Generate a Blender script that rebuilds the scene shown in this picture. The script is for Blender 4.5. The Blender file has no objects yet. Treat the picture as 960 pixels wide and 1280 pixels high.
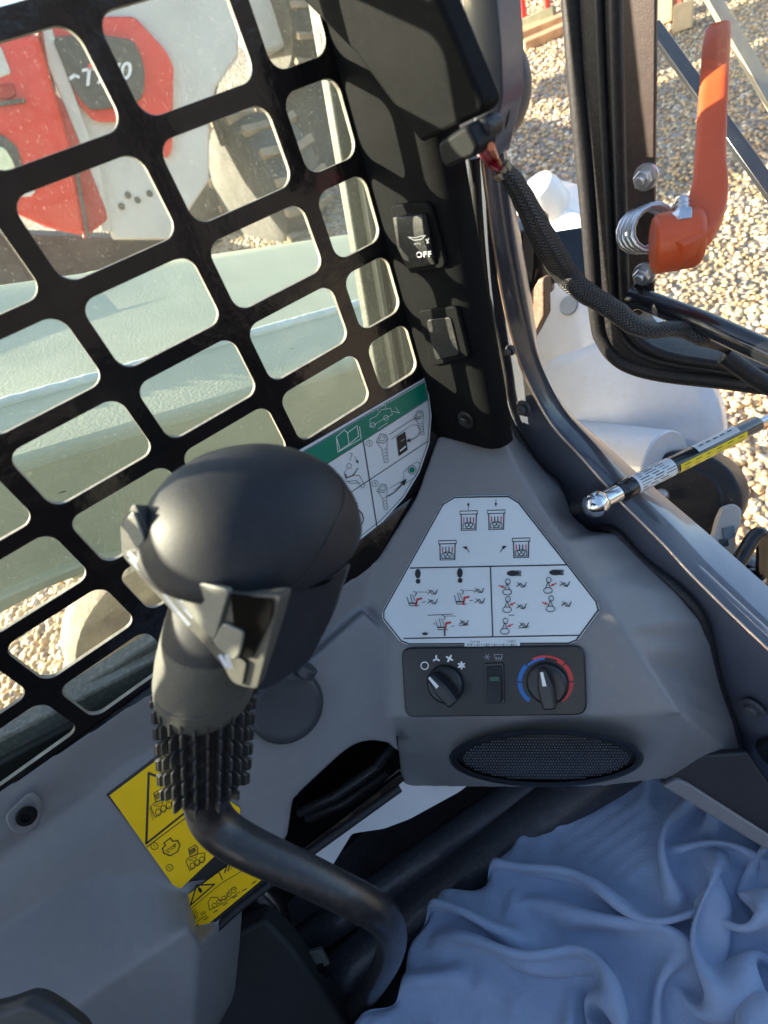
import bpy, bmesh, math, random
import numpy as np
from math import sin, cos, pi, radians, sqrt, atan2
from mathutils import Vector, Matrix, noise
random.seed(7); np.random.seed(7)
SC = bpy.context.scene; COL = SC.collection

# ------------------------------------------------------------------ camera
CAM = Vector((0, 0, 1.75)); FP = 640.0
RR = Vector((0.5555, 0.7776, -0.2944)); RD = Vector((0.3915, -0.5569, -0.7325)); RF = Vector((-0.7336, 0.2917, -0.6138))
RF.normalize(); RR = (RR - RF * RR.dot(RF)).normalized(); RD = RF.cross(RR).normalized()
cd = bpy.data.cameras.new('camera'); cam = bpy.data.objects.new('camera', cd); COL.objects.link(cam); SC.camera = cam
m = Matrix((( RR.x, -RD.x, -RF.x), (RR.y, -RD.y, -RF.y), (RR.z, -RD.z, -RF.z))).to_4x4(); m.translation = CAM
cam.matrix_world = m
cd.sensor_fit = 'VERTICAL'; cd.sensor_height = 36.0; cd.lens = FP / 1280 * 36
cd.clip_start = 0.01; cd.clip_end = 2000
cd.dof.use_dof = True; cd.dof.focus_distance = 0.50; cd.dof.aperture_fstop = 7.0

# ------------------------------------------------------------------ light
S = Vector((-.60, -.72, .34)).normalized()          # towards the sun
w = bpy.data.worlds.new("World"); SC.world = w; w.use_nodes = True
nt = w.node_tree; bg = nt.nodes['Background']
sky = nt.nodes.new('ShaderNodeTexSky'); sky.sky_type = 'NISHITA'; sky.sun_disc = False
sky.sun_elevation = math.asin(S.z); sky.sun_rotation = atan2(S.x, S.y)
sky.air_density = 1.0; sky.dust_density = 1.5; sky.ozone_density = 1.0
nt.links.new(sky.outputs[0], bg.inputs[0]); bg.inputs[1].default_value = 0.11
sl = bpy.data.lights.new('sun', 'SUN'); sl.energy = 5.0; sl.angle = radians(0.6); sl.color = (1.0, 0.86, 0.66)
so = bpy.data.objects.new('sun', sl); COL.objects.link(so); so.rotation_euler = S.to_track_quat('Z', 'Y').to_euler()
SC.view_settings.view_transform = 'Standard'; SC.view_settings.look = 'None'
SC.view_settings.exposure = 2.2; SC.view_settings.gamma = 1.0

# ------------------------------------------------------------------ picture point -> place on a real plane
def ray(u, v): return RR * ((u - 480) / FP) + RD * ((v - 640) / FP) + RF
def PX(u, v, x): d = ray(u, v); return CAM + d * (x / d.x)
def PY(u, v, y): d = ray(u, v); return CAM + d * (y / d.y)
def PZ(u, v, z): d = ray(u, v); return CAM + d * ((z - CAM.z) / d.z)
def PD(u, v, dep): return CAM + ray(u, v) * dep
def PL(u, v, P0, n): d = ray(u, v); return CAM + d * ((P0 - CAM).dot(n) / d.dot(n))

# ------------------------------------------------------------------ materials
def srgb(r, g, b): return tuple((c / 255 / 12.92 if c / 255 <= .04045 else ((c / 255 + .055) / 1.055) ** 2.4) for c in (r, g, b))
MATS = {}
def mat(name, col, rough=.5, metal=0, coat=0, var=.12, vscale=30, bump=0, bscale=400, dust=0, dcol=(.45, .42, .36), spec=.5, rvar=.1, sheen=0, trans=0):
    if name in MATS: return MATS[name]
    m = bpy.data.materials.new(name); m.use_nodes = True; n = m.node_tree.nodes; l = m.node_tree.links
    b = n['Principled BSDF']; tc = n.new('ShaderNodeTexCoord')
    nz = n.new('ShaderNodeTexNoise'); nz.inputs['Scale'].default_value = vscale; nz.inputs['Detail'].default_value = 6
    l.new(tc.outputs['Object'], nz.inputs['Vector'])
    cr = n.new('ShaderNodeValToRGB'); cr.color_ramp.elements[0].position = .3; cr.color_ramp.elements[1].position = .7
    lo = [c * (1 - var) for c in col]; hi = [min(1, c * (1 + var)) for c in col]
    cr.color_ramp.elements[0].color = (*lo, 1); cr.color_ramp.elements[1].color = (*hi, 1)
    l.new(nz.outputs[0], cr.inputs[0]); out = cr.outputs[0]
    if dust:
        n2 = n.new('ShaderNodeTexNoise'); n2.inputs['Scale'].default_value = vscale * 14; n2.inputs['Detail'].default_value = 3
        l.new(tc.outputs['Object'], n2.inputs['Vector'])
        r2 = n.new('ShaderNodeValToRGB'); r2.color_ramp.elements[0].position = .5; r2.color_ramp.elements[1].position = .8
        r2.color_ramp.elements[1].color = (dust, dust, dust, 1)
        l.new(n2.outputs[0], r2.inputs[0]); mx = n.new('ShaderNodeMix'); mx.data_type = 'RGBA'
        l.new(r2.outputs[0], mx.inputs[0]); l.new(out, mx.inputs[6]); mx.inputs[7].default_value = (*dcol, 1); out = mx.outputs[2]
    l.new(out, b.inputs['Base Color'])
    mr = n.new('ShaderNodeMapRange'); mr.inputs[3].default_value = max(.02, rough - rvar * .5); mr.inputs[4].default_value = min(1, rough + rvar)
    n3 = n.new('ShaderNodeTexNoise'); n3.inputs['Scale'].default_value = vscale * 2.3; n3.inputs['Detail'].default_value = 5
    l.new(tc.outputs['Object'], n3.inputs['Vector']); l.new(n3.outputs[0], mr.inputs[0]); l.new(mr.outputs[0], b.inputs['Roughness'])
    b.inputs['Metallic'].default_value = metal; b.inputs['Coat Weight'].default_value = coat; b.inputs['Coat Roughness'].default_value = .08
    b.inputs['Specular IOR Level'].default_value = spec; b.inputs['Sheen Weight'].default_value = sheen
    if trans: b.inputs['Transmission Weight'].default_value = trans
    if bump:
        n4 = n.new('ShaderNodeTexNoise'); n4.inputs['Scale'].default_value = bscale; n4.inputs['Detail'].default_value = 4
        l.new(tc.outputs['Object'], n4.inputs['Vector'])
        bp = n.new('ShaderNodeBump'); bp.inputs['Strength'].default_value = bump; bp.inputs['Distance'].default_value = .3 / bscale
        l.new(n4.outputs[0], bp.inputs['Height']); l.new(bp.outputs[0], b.inputs['Normal'])
    MATS[name] = m; return m
def glass(name, dust=.10, tint=(.93, .97, .95)):
    m = bpy.data.materials.new(name); m.use_nodes = True; n = m.node_tree.nodes; l = m.node_tree.links
    n.remove(n['Principled BSDF']); o = n['Material Output']
    tr = n.new('ShaderNodeBsdfTransparent'); tr.inputs[0].default_value = (*tint, 1)
    gl = n.new('ShaderNodeBsdfGlossy'); gl.inputs['Roughness'].default_value = .02
    lw = n.new('ShaderNodeLayerWeight'); pw_ = n.new('ShaderNodeMath'); pw_.operation = 'POWER'; pw_.inputs[1].default_value = 4.5; l.new(lw.outputs['Facing'], pw_.inputs[0])
    fr = n.new('ShaderNodeMath'); fr.operation = 'MULTIPLY_ADD'; fr.inputs[1].default_value = .8; fr.inputs[2].default_value = .02; l.new(pw_.outputs[0], fr.inputs[0])
    mx = n.new('ShaderNodeMixShader'); l.new(fr.outputs[0], mx.inputs[0]); l.new(tr.outputs[0], mx.inputs[1]); l.new(gl.outputs[0], mx.inputs[2])
    df = n.new('ShaderNodeBsdfDiffuse'); df.inputs[0].default_value = (.72, .74, .66, 1)
    tl = n.new('ShaderNodeBsdfTranslucent'); tl.inputs[0].default_value = (.80, .84, .74, 1)
    m2 = n.new('ShaderNodeMixShader'); m2.inputs[0].default_value = .6; l.new(df.outputs[0], m2.inputs[1]); l.new(tl.outputs[0], m2.inputs[2])
    tc = n.new('ShaderNodeTexCoord'); nz = n.new('ShaderNodeTexNoise'); nz.inputs['Scale'].default_value = 9; nz.inputs['Detail'].default_value = 5
    n2 = n.new('ShaderNodeTexNoise'); n2.inputs['Scale'].default_value = 700; n2.inputs['Detail'].default_value = 2
    l.new(tc.outputs['Object'], nz.inputs[0]); l.new(tc.outputs['Object'], n2.inputs[0])
    rp = n.new('ShaderNodeValToRGB'); rp.color_ramp.elements[0].position = .66; rp.color_ramp.elements[1].position = .76; l.new(n2.outputs[0], rp.inputs[0])
    ma = n.new('ShaderNodeMath'); ma.operation = 'MULTIPLY'; ma.inputs[1].default_value = dust * 2; l.new(nz.outputs[0], ma.inputs[0])
    mb = n.new('ShaderNodeMath'); mb.operation = 'MULTIPLY_ADD'; mb.inputs[1].default_value = dust * 9; l.new(rp.outputs[0], mb.inputs[0]); l.new(ma.outputs[0], mb.inputs[2])
    m3 = n.new('ShaderNodeMixShader'); l.new(mb.outputs[0], m3.inputs[0]); l.new(mx.outputs[0], m3.inputs[1]); l.new(m2.outputs[0], m3.inputs[2])
    l.new(m3.outputs[0], o.inputs[0]); return m

BLACKPAINT = mat('black_gloss_paint', (.010, .0088, .0092), .15, coat=.15, var=.2, vscale=12, bump=.16, bscale=30, spec=.4, rvar=.05)
BLACKPLASTIC = mat('black_grained_plastic', (.0068, .0072, .0078), .66, var=.15, bump=.5, bscale=1600, dust=.01, vscale=40, spec=.06)
GREY = mat('grey_console_plastic', (.185, .185, .192), .40, var=.06, vscale=8, bump=.18, bscale=1500, dust=.07, rvar=.16)
RUBBER = mat('black_rubber', (.012, .012, .014), .50, var=.2, bump=.2, bscale=300, dust=.05, vscale=25, spec=.4)
WHITEPAINT = mat('white_loader_paint', (.50, .52, .55), .30, coat=.4, var=.06, vscale=6, bump=.2, bscale=120, dust=.30, dcol=(.42, .38, .30))
ARMPAINT = mat('pale_arm_paint', (.48, .495, .35), .6, var=.06, spec=.15, vscale=9, bump=.45, bscale=260, dust=.22, dcol=(.45, .45, .36))
STEEL = mat('zinc_steel', (.55, .56, .58), .3, metal=.9, var=.15, vscale=60, bump=.2, bscale=500)
CHROME = mat('bright_steel', (.75, .76, .77), .14, metal=1, var=.05)
ORANGE = mat('orange_plastic', (.60, .088, .020), .40, var=.07, vscale=20, bump=.25, bscale=700, dust=.04)
STICKWHITE = mat('decal_white', (.66, .71, .74), .28, coat=.2, var=.02)
INK = mat('print_black', (.012, .013, .015), .35, var=.05)
REDINK = mat('print_red', (.55, .02, .02), .4, var=.05)
GREENINK = mat('print_green', (.0, .20, .125), .35, var=.05)
BLUEINK = mat('print_blue', (.01, .14, .50), .4, var=.05)
WHITEINK = mat('print_white', (.80, .80, .80), .4, var=.03)
YELLOW = mat('decal_yellow', (.92, .54, .004), .45, var=.04, spec=.25)
GREYINK = mat('print_grey', (.30, .31, .33), .4, var=.05)

# ------------------------------------------------------------------ objects
def tag(o, label=None, cat=None, group=None, kind=None):
    if label: o['label'] = label
    if cat: o['category'] = cat
    if group: o['group'] = group
    if kind: o['kind'] = kind
    return o
def thing(name, label, cat, loc=(0, 0, 0), group=None):
    o = bpy.data.objects.new(name, None); COL.objects.link(o); o.location = loc; o.empty_display_size = .05
    return tag(o, label, cat, group)
def setparent(o, p):
    if p is None: return
    o.parent = p
    M = Matrix.Identity(4); q = p; chain = []
    while q is not None: chain.append(q); q = q.parent
    for q in reversed(chain): M = M @ q.matrix_parent_inverse @ q.matrix_basis
    o.matrix_parent_inverse = M.inverted()
def link(name, me, mats, parent=None, smooth=True, ang=40):
    if not isinstance(mats, (list, tuple)): mats = [mats]
    for x in mats: me.materials.append(x)
    o = bpy.data.objects.new(name, me); COL.objects.link(o); setparent(o, parent)
    if smooth:
        for p in me.polygons: p.use_smooth = True
        try: me.set_sharp_from_angle(angle=radians(ang))
        except Exception: pass
    return o
class MB:
    def __init__(s): s.v = []; s.f = []; s.m = []; s.uv = []
    def add(s, vs, fs, mi=0, uvs=None):
        b = len(s.v); s.v += [tuple(x) for x in vs]
        for k, f in enumerate(fs):
            s.f.append([b + i for i in f]); s.m.append(mi); s.uv.append(uvs[k] if uvs else None)
    def prism(s, pts, vec, mi=0):
        n = len(pts); vec = Vector(vec); a = [Vector(p) for p in pts]; b = [p + vec for p in a]
        s.add(a + b, [list(range(n)), list(range(2 * n - 1, n - 1, -1))] + [[(i + 1) % n, i, n + i, n + (i + 1) % n] for i in range(n)], mi)
    def box(s, c, ax, ay, az, mi=0):
        c = Vector(c); p = [c + ax * i + ay * j + az * k for k in (-1, 1) for i, j in ((-1, -1), (1, -1), (1, 1), (-1, 1))]
        s.add(p, [[3, 2, 1, 0], [4, 5, 6, 7], [0, 1, 5, 4], [1, 2, 6, 5], [2, 3, 7, 6], [3, 0, 4, 7]], mi)
    def tube(s, pts, rad, seg=14, caps=True, mi=0, up=None):
        pts = [Vector(p) for p in pts]; n = len(pts); rad = rad if isinstance(rad, (list, tuple)) else [rad] * n
        vs = []; ref = up or Vector((0.13, .21, .97)); L = 0; Ls = []
        for i, p in enumerate(pts):
            t = (pts[min(i + 1, n - 1)] - pts[max(i - 1, 0)]).normalized()
            if i: L += (p - pts[i - 1]).length
            Ls.append(L)
            a = t.cross(ref)
            if a.length < .05: a = t.cross(Vector((1, 0, 0)))
            a.normalize(); bb = t.cross(a).normalized(); ref = a.cross(t) * 1.0
            vs += [p + a * cos(2 * pi * k / seg) * rad[i] + bb * sin(2 * pi * k / seg) * rad[i] for k in range(seg)]
        fs = []; uvs = []
        for i in range(n - 1):
            for k in range(seg):
                k2 = (k + 1) % seg; fs.append([i * seg + k, i * seg + k2, (i + 1) * seg + k2, (i + 1) * seg + k])
                uvs.append([(k / seg, Ls[i]), ((k + 1) / seg, Ls[i]), ((k + 1) / seg, Ls[i + 1]), (k / seg, Ls[i + 1])])
        s.add(vs, fs, mi, uvs)
        if caps:
            b = len(s.v) - n * seg
            s.f.append([b + k for k in range(seg)][::-1]); s.m.append(mi); s.uv.append(None)
            s.f.append([b + (n - 1) * seg + k for k in range(seg)]); s.m.append(mi); s.uv.append(None)
    def lathe(s, base, axis, prof, seg=32, mi=0, e1=None):
        # prof: list of (height, radius) or (height, r1, r2, o1, o2)
        axis = Vector(axis).normalized(); e1 = (e1 or axis.orthogonal()); e1 = (e1 - axis * e1.dot(axis)).normalized(); e2 = axis.cross(e1)
        vs = []
        for q in prof:
            h, r1 = q[0], q[1]; r2 = q[2] if len(q) > 2 else r1; o1, o2 = (q[3], q[4]) if len(q) > 4 else (0, 0)
            c = Vector(base) + axis * h + e1 * o1 + e2 * o2
            vs += [c + e1 * cos(2 * pi * k / seg) * r1 + e2 * sin(2 * pi * k / seg) * r2 for k in range(seg)]
        n = len(prof); fs = [[i * seg + k, i * seg + (k + 1) % seg, (i + 1) * seg + (k + 1) % seg, (i + 1) * seg + k] for i in range(n - 1) for k in range(seg)]
        fs += [list(range(seg))[::-1], [(n - 1) * seg + k for k in range(seg)]]
        s.add(vs, fs, mi)
    def build(s, name, mats, parent=None, smooth=True, ang=40, bevel=0, bseg=2, origin=None):
        me = bpy.data.meshes.new(name)
        o0 = Vector(origin) if origin is not None else Vector((0, 0, 0))
        if origin is None and s.v:
            a = np.array(s.v); o0 = Vector((a.min(0) + a.max(0)) / 2)
        me.from_pydata([tuple(Vector(x) - o0) for x in s.v], [], s.f)
        for p, mi in zip(me.polygons, s.m): p.material_index = mi
        if any(s.uv):
            uvl = me.uv_layers.new(name='uv'); li = 0
            for p, u in zip(me.polygons, s.uv):
                if u:
                    for k, lp in enumerate(p.loop_indices): uvl.data[lp].uv = u[k]
        bm = bmesh.new(); bm.from_mesh(me); bmesh.ops.recalc_face_normals(bm, faces=bm.faces); bm.to_mesh(me); bm.free()
        o = link(name, me, mats, None, smooth, ang); o.location = o0; setparent(o, parent)
        if bevel:
            md = o.modifiers.new('bevel', 'BEVEL'); md.width = bevel; md.segments = bseg; md.limit_method = 'ANGLE'; md.angle_limit = radians(35)
            md.harden_normals = False
        return o
def rounded(pts, r, n=5):
    """round the corners of a planar 3D polygon"""
    out = []; N = len(pts); r = r if isinstance(r, (list, tuple)) else [r] * N
    for i in range(N):
        p = Vector(pts[i]); a = Vector(pts[i - 1]) - p; b = Vector(pts[(i + 1) % N]) - p
        rr = min(r[i], a.length * .48, b.length * .48)
        if rr < 1e-5: out.append(p); continue
        p0 = p + a.normalized() * rr; p1 = p + b.normalized() * rr
        for k in range(n + 1):
            t = k / n; out.append(p0 * (1 - t) ** 2 + p * 2 * t * (1 - t) + p1 * t * t)
    return out
def smoothpath(pts, n=6):
    pts = [Vector(p) for p in pts]; out = []
    for i in range(len(pts) - 1):
        p0 = pts[max(i - 1, 0)]; p1 = pts[i]; p2 = pts[i + 1]; p3 = pts[min(i + 2, len(pts) - 1)]
        for k in range(n):
            t = k / n; out.append(.5 * ((2 * p1) + (p2 - p0) * t + (2 * p0 - 5 * p1 + 4 * p2 - p3) * t * t + (3 * p1 - p0 - 3 * p2 + p3) * t ** 3))
    out.append(pts[-1]); return out
class Print:
    """flat line art and lettering printed on a plane: pixel coordinates dropped on that plane"""
    def __init__(s, fn, n, toward=True):
        s.fn = fn; s.n = Vector(n).normalized(); s.mb = MB(); s.mats = []; s.lv = 0
    def mi(s, m):
        if m not in s.mats: s.mats.append(m)
        return s.mats.index(m)
    def P(s, u, v): s_ = s.fn(u, v); return s_ + s.n * (.0004 + s.lv * .00006)
    def level(s, k): s.lv = k
    def fill(s, pts, m):
        s.mb.add([s.P(*p) for p in pts], [list(range(len(pts)))], s.mi(m))
    def line(s, pts, w, m=None, close=False):
        m = m or INK; pts = list(pts)
        if close: pts = pts + [pts[0]]
        for i in range(len(pts) - 1):
            a = s.P(*pts[i]); b = s.P(*pts[i + 1]); d = (b - a)
            if d.length < 1e-7: continue
            q = d.normalized().cross(s.n) * w / 2; e = d.normalized() * w * .4
            s.mb.add([a - q - e, a + q - e, b + q + e, b - q + e], [[0, 1, 2, 3]], s.mi(m))
            s.lv += .02
    def circ(s, c, r, w, m=None, a0=0, a1=360, ry=None, rot=0):
        ry = ry or r; n = max(6, int(abs(a1 - a0) / 24)); cr, sr = cos(radians(rot)), sin(radians(rot))
        pp = []
        for k in range(n + 1):
            a = radians(a0 + (a1 - a0) * k / n); x, y = r * cos(a), ry * sin(a); pp.append((c[0] + x * cr - y * sr, c[1] + x * sr + y * cr))
        s.line(pp, w, m)
    def disc(s, c, r, m, ry=None, rot=0):
        ry = ry or r; cr, sr = cos(radians(rot)), sin(radians(rot)); pp = []
        for k in range(14):
            a = 2 * pi * k / 14; x, y = r * cos(a), ry * sin(a); pp.append((c[0] + x * cr - y * sr, c[1] + x * sr + y * cr))
        s.fill(pp, m)
    def arrow(s, a, b, w, m=None, hd=4, curve=None):
        pts = [a, b] if not curve else [(a[0] * (1 - t) ** 2 + curve[0] * 2 * t * (1 - t) + b[0] * t * t, a[1] * (1 - t) ** 2 + curve[1] * 2 * t * (1 - t) + b[1] * t * t) for t in [k / 6 for k in range(7)]]
        s.line(pts, w, m); d = (pts[-1][0] - pts[-2][0], pts[-1][1] - pts[-2][1]); L = math.hypot(*d); d = (d[0] / L, d[1] / L)
        s.fill([(b[0] + d[0] * hd * .5, b[1] + d[1] * hd * .5), (b[0] - d[0] * hd - d[1] * hd * .55, b[1] - d[1] * hd + d[0] * hd * .55), (b[0] - d[0] * hd + d[1] * hd * .55, b[1] - d[1] * hd - d[0] * hd * .55)], m or INK)
    def text(s, txt, c, size, m, ang=0, shear=0, bold=0):
        """c = picture centre, size = cap height in picture pixels, ang = baseline angle in the picture (deg, up positive)"""
        cu = bpy.data.curves.new('t', 'FONT'); cu.body = txt; cu.align_x = 'CENTER'; cu.align_y = 'CENTER'; cu.size = 1; cu.shear = shear; cu.offset = bold; cu.resolution_u = 3
        o = bpy.data.objects.new('t', cu); COL.objects.link(o); dg = bpy.context.evaluated_depsgraph_get(); me = bpy.data.meshes.new_from_object(o.evaluated_get(dg))
        k = size / .72; ca, sa = cos(radians(ang)), sin(radians(ang))
        vs = [s.P(c[0] + k * (p.co.x * ca - p.co.y * sa), c[1] - k * (p.co.x * sa + p.co.y * ca)) for p in me.vertices]
        s.mb.add(vs, [list(p.vertices) for p in me.polygons], s.mi(m))
        bpy.data.objects.remove(o); bpy.data.curves.remove(cu); bpy.data.meshes.remove(me)
    def build(s, name, parent): return s.mb.build(name, s.mats, parent, smooth=False)

# ================================================================== GROUND
GK = .25; GN = Vector((GK * .75, -GK * .66, 1)).normalized()
def gz(x, y): return GK * (-.75 * x + .66 * y)
def PG(u, v): return PL(u, v, Vector((0, 0, 0)), GN)
gm = bpy.data.materials.new('gravel_ground'); gm.use_nodes = True
n = gm.node_tree.nodes; l = gm.node_tree.links; b = n['Principled BSDF']; tc = n.new('ShaderNodeTexCoord')
vo = n.new('ShaderNodeTexVoronoi'); vo.inputs['Scale'].default_value = 26; l.new(tc.outputs['Object'], vo.inputs[0])
hs = n.new('ShaderNodeSeparateColor'); l.new(vo.outputs['Color'], hs.inputs[0])
cr = n.new('ShaderNodeValToRGB'); e = cr.color_ramp.elements
e[0].color = (.29, .20, .12, 1); e[1].color = (.50, .42, .30, 1); x = e.new(.35); x.color = (.40, .30, .18, 1); x = e.new(.6); x.color = (.42, .38, .35, 1)
l.new(hs.outputs[0], cr.inputs[0])
nz = n.new('ShaderNodeTexNoise'); nz.inputs['Scale'].default_value = 1.3; nz.inputs['Detail'].default_value = 6; l.new(tc.outputs['Object'], nz.inputs[0])
mr = n.new('ShaderNodeMapRange'); mr.inputs[1].default_value = .3; mr.inputs[2].default_value = .7; mr.inputs[3].default_value = .6; mr.inputs[4].default_value = 1.1; l.new(nz.outputs[0], mr.inputs[0])
mx = n.new('ShaderNodeMix'); mx.data_type = 'RGBA'; mx.blend_type = 'MULTIPLY'; mx.inputs[0].default_value = 1
l.new(cr.outputs[0], mx.inputs[6]); l.new(mr.outputs[0], mx.inputs[7]); l.new(mx.outputs[2], b.inputs['Base Color']); b.inputs['Roughness'].default_value = .9
bp = n.new('ShaderNodeBump'); bp.inputs['Strength'].default_value = 1; bp.inputs['Distance'].default_value = .03; bp.invert = True
l.new(vo.outputs['Distance'], bp.inputs['Height']); l.new(bp.outputs[0], b.inputs['Normal'])
G = MB(); R_ = 300; G.add([(x, y, gz(x, y)) for x, y in ((-R_, -R_), (R_, -R_), (R_, R_), (-R_, R_))], [[0, 1, 2, 3]])
tag(G.build('ground', gm, smooth=False), kind='structure')

def stone_field(name, centre_fn, count, size, label, seed=1, sub=2):
    rng = np.random.RandomState(seed)
    bm = bmesh.new(); bmesh.ops.create_icosphere(bm, subdivisions=sub, radius=1); bv = np.array([v.co[:] for v in bm.verts]); bf = np.array([[v.index for v in f.verts] for f in bm.faces]); bm.free()
    V = []; F = []; MI = []; off = 0; protos = []
    for k in range(10):
        q = bv.copy(); dirs = rng.normal(size=(9, 3)); dirs /= np.linalg.norm(dirs, axis=1)[:, None]
        for d in dirs:                                 # chip flat faces into the pebble
            h = rng.uniform(.55, .95); t = q @ d; q -= np.outer(np.maximum(t - h, 0), d) * .9
        q *= np.array([1, rng.uniform(.65, .95), rng.uniform(.45, .75)]); protos.append(q)
    for i in range(count):
        p = centre_fn(rng)
        if p is None: continue
        r = size * rng.uniform(.35, 1.0) ** 1.0; q = protos[rng.randint(10)] * r
        a = rng.uniform(0, 6.28, 3); ca, sa = np.cos(a), np.sin(a)
        q = q @ np.array([[ca[0], -sa[0], 0], [sa[0], ca[0], 0], [0, 0, 1]]) ; tl = rng.normal(0, .35)
        q = q @ np.array([[1, 0, 0], [0, cos(tl), -sin(tl)], [0, sin(tl), cos(tl)]])
        q = q + np.array([p[0], p[1], gz(p[0], p[1]) + r * .25 * rng.uniform(.2, 1.6)])
        V.append(q); F.append(bf + off); MI.append(np.full(len(bf), rng.choice(6, p=[.3, .24, .16, .1, .12, .08]))); off += len(q)
    V = np.concatenate(V); F = np.concatenate(F); MI = np.concatenate(MI)
    me = bpy.data.meshes.new(name); me.vertices.add(len(V)); me.vertices.foreach_set('co', V.ravel())
    me.loops.add(len(F) * 3); me.loops.foreach_set('vertex_index', F.ravel().astype(np.int32))
    me.polygons.add(len(F)); me.polygons.foreach_set('loop_start', np.arange(0, len(F) * 3, 3, dtype=np.int32)); me.polygons.foreach_set('loop_total', np.full(len(F), 3, dtype=np.int32))
    me.update(calc_edges=True); me.polygons.foreach_set('material_index', MI.astype(np.int32))
    cols = [(.56, .39, .21), (.64, .49, .30), (.44, .29, .16), (.30, .23, .18), (.68, .59, .46), (.40, .31, .26)]
    for k, c in enumerate(cols): me.materials.append(mat('pebble_%s' % ['tan', 'cream', 'brown', 'umber', 'white', 'mauve'][k], c, .7, var=.22, vscale=45, bump=.5, bscale=120))
    o = bpy.data.objects.new(name, me); COL.objects.link(o)
    me.polygons.foreach_set('use_smooth', np.ones(len(F), dtype=bool))
    return tag(o, label, 'gravel', kind='stuff')
def region(poly):
    us = [p[0] for p in poly]; vs = [p[1] for p in poly]
    G3 = [PG(*p) for p in poly]; xs = [p.x for p in G3]; ys = [p.y for p in G3]
    def f(rng):
        x = rng.uniform(min(xs), max(xs)); y = rng.uniform(min(ys), max(ys)); c = False; j = len(G3) - 1
        for i in range(len(G3)):
            if ((ys[i] > y) != (ys[j] > y)) and (x < (xs[j] - xs[i]) * (y - ys[i]) / (ys[j] - ys[i]) + xs[i]): c = not c
            j = i
        return (x, y) if c else None
    return f
stone_field('gravel_bed', region([(820, 400), (990, 380), (990, 860), (840, 760), (800, 520)]), 6500, .025, 'sunlit tan and cream pebbles ahead of the open cab door', 3)
stone_field('gravel_bed', region([(-30, 690), (260, 650), (260, 960), (-30, 980)]), 9500, .030, 'sunlit cream pebbles seen under the pale lift arm', 4)
stone_field('gravel_bed', region([(620, 0), (790, 0), (800, 380), (610, 300)]), 16000, .024, 'pinkish gravel between the corner pillar and the door edge', 5, 1)
stone_field('gravel_bed', region([(810, -10), (990, -60), (990, 400), (800, 430)]), 22000, .019, 'fine yellowish gravel seen through the door glass', 6, 1)

# ================================================================== CAB
cab = thing('loader_cab', 'loader cab interior with grey console, black steel window screen and switch pillar', 'loader cab', (0, 0, gz(0, 0)))
XS = -.36
# ---- perforated steel side screen
CUTEDGE = mat('sunlit_dusty_edge', (.24, .22, .18), .6, var=.35, vscale=60, bump=.5, bscale=300)  # pale dusty rim on every hole edge, sunlight put into its colour
def build_screen(x0, parent, name='window_screen'):
    ya, za, pa, pb = -.156, 1.768, .0829, .0537
    cols = [(ya + pa * i, ya + pa * (i + 1)) for i in range(-5, 4)] + [(ya + pa * 4, .2305)]
    rows = [(za - pb * (j + 1), za - pb * j) for j in range(-7, 6)]
    v = []; f = []; idx = {}
    def V(y, z):
        k = (round(y, 5), round(z, 5))
        if k not in idx: idx[k] = len(v); v.append((0, y, z))
        return idx[k]
    for ci, (y0, y1) in enumerate(cols):
        i = ci - 5
        for j, (z0, z1) in zip(range(-7, 6), rows):
            solid = (i >= 3 and j >= 4) or (i >= 2 and j >= 5)
            if solid: f.append([V(y0, z0), V(y1, z0), V(y1, z1), V(y0, z1)]); continue
            by = .0058; bz = .0054
            a0, a1, b0, b1 = y0 + by, y1 - (by if i < 4 else .0085), z0 + bz, z1 - bz; r = .0095
            cs = [(a1 - r, b1 - r, 0, (y1, z1)), (a0 + r, b1 - r, 90, (y0, z1)), (a0 + r, b0 + r, 180, (y0, z0)), (a1 - r, b0 + r, 270, (y1, z0))]
            arcs = [[V(cy + r * cos(radians(a + t * 15)), cz + r * sin(radians(a + t * 15))) for t in range(7)] for cy, cz, a, _ in cs]
            cor = [V(*c[3]) for c in cs]
            for k in range(4):
                for t in range(6): f.append([cor[k], arcs[k][t + 1], arcs[k][t]])
                k2 = (k + 1) % 4; f.append([cor[k], cor[k2], arcs[k2][0], arcs[k][6]])
    yL, yR, zB, zT = cols[0][0], cols[-1][1], rows[-1][0], rows[0][1]
    for (p, q, r_, s_) in ((yL - .06, yL, zB, zT), (yL - .06, yR, zB - .07, zB)):
        f.append([V(p, r_), V(q, r_), V(q, s_), V(p, s_)])
    me = bpy.data.meshes.new(name); me.from_pydata(v, [], f)
    bm = bmesh.new(); bm.from_mesh(me); bmesh.ops.recalc_face_normals(bm, faces=bm.faces); bm.to_mesh(me); bm.free()
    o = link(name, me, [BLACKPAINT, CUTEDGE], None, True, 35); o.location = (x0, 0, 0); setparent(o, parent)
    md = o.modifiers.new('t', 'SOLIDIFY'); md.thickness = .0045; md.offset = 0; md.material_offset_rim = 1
    md = o.modifiers.new('b', 'BEVEL'); md.width = .0009; md.segments = 2; md.limit_method = 'ANGLE'; md.angle_limit = radians(50); md.harden_normals = True
    return o
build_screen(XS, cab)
g = MB(); g.prism([(-.386, -.70, 1.36), (-.386, .26, 1.36), (-.386, .26, 2.10), (-.386, -.70, 2.10)], (-.004, 0, 0))
g.build('window_pane', glass('dusty_side_glass', .015), cab, smooth=False)
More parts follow.
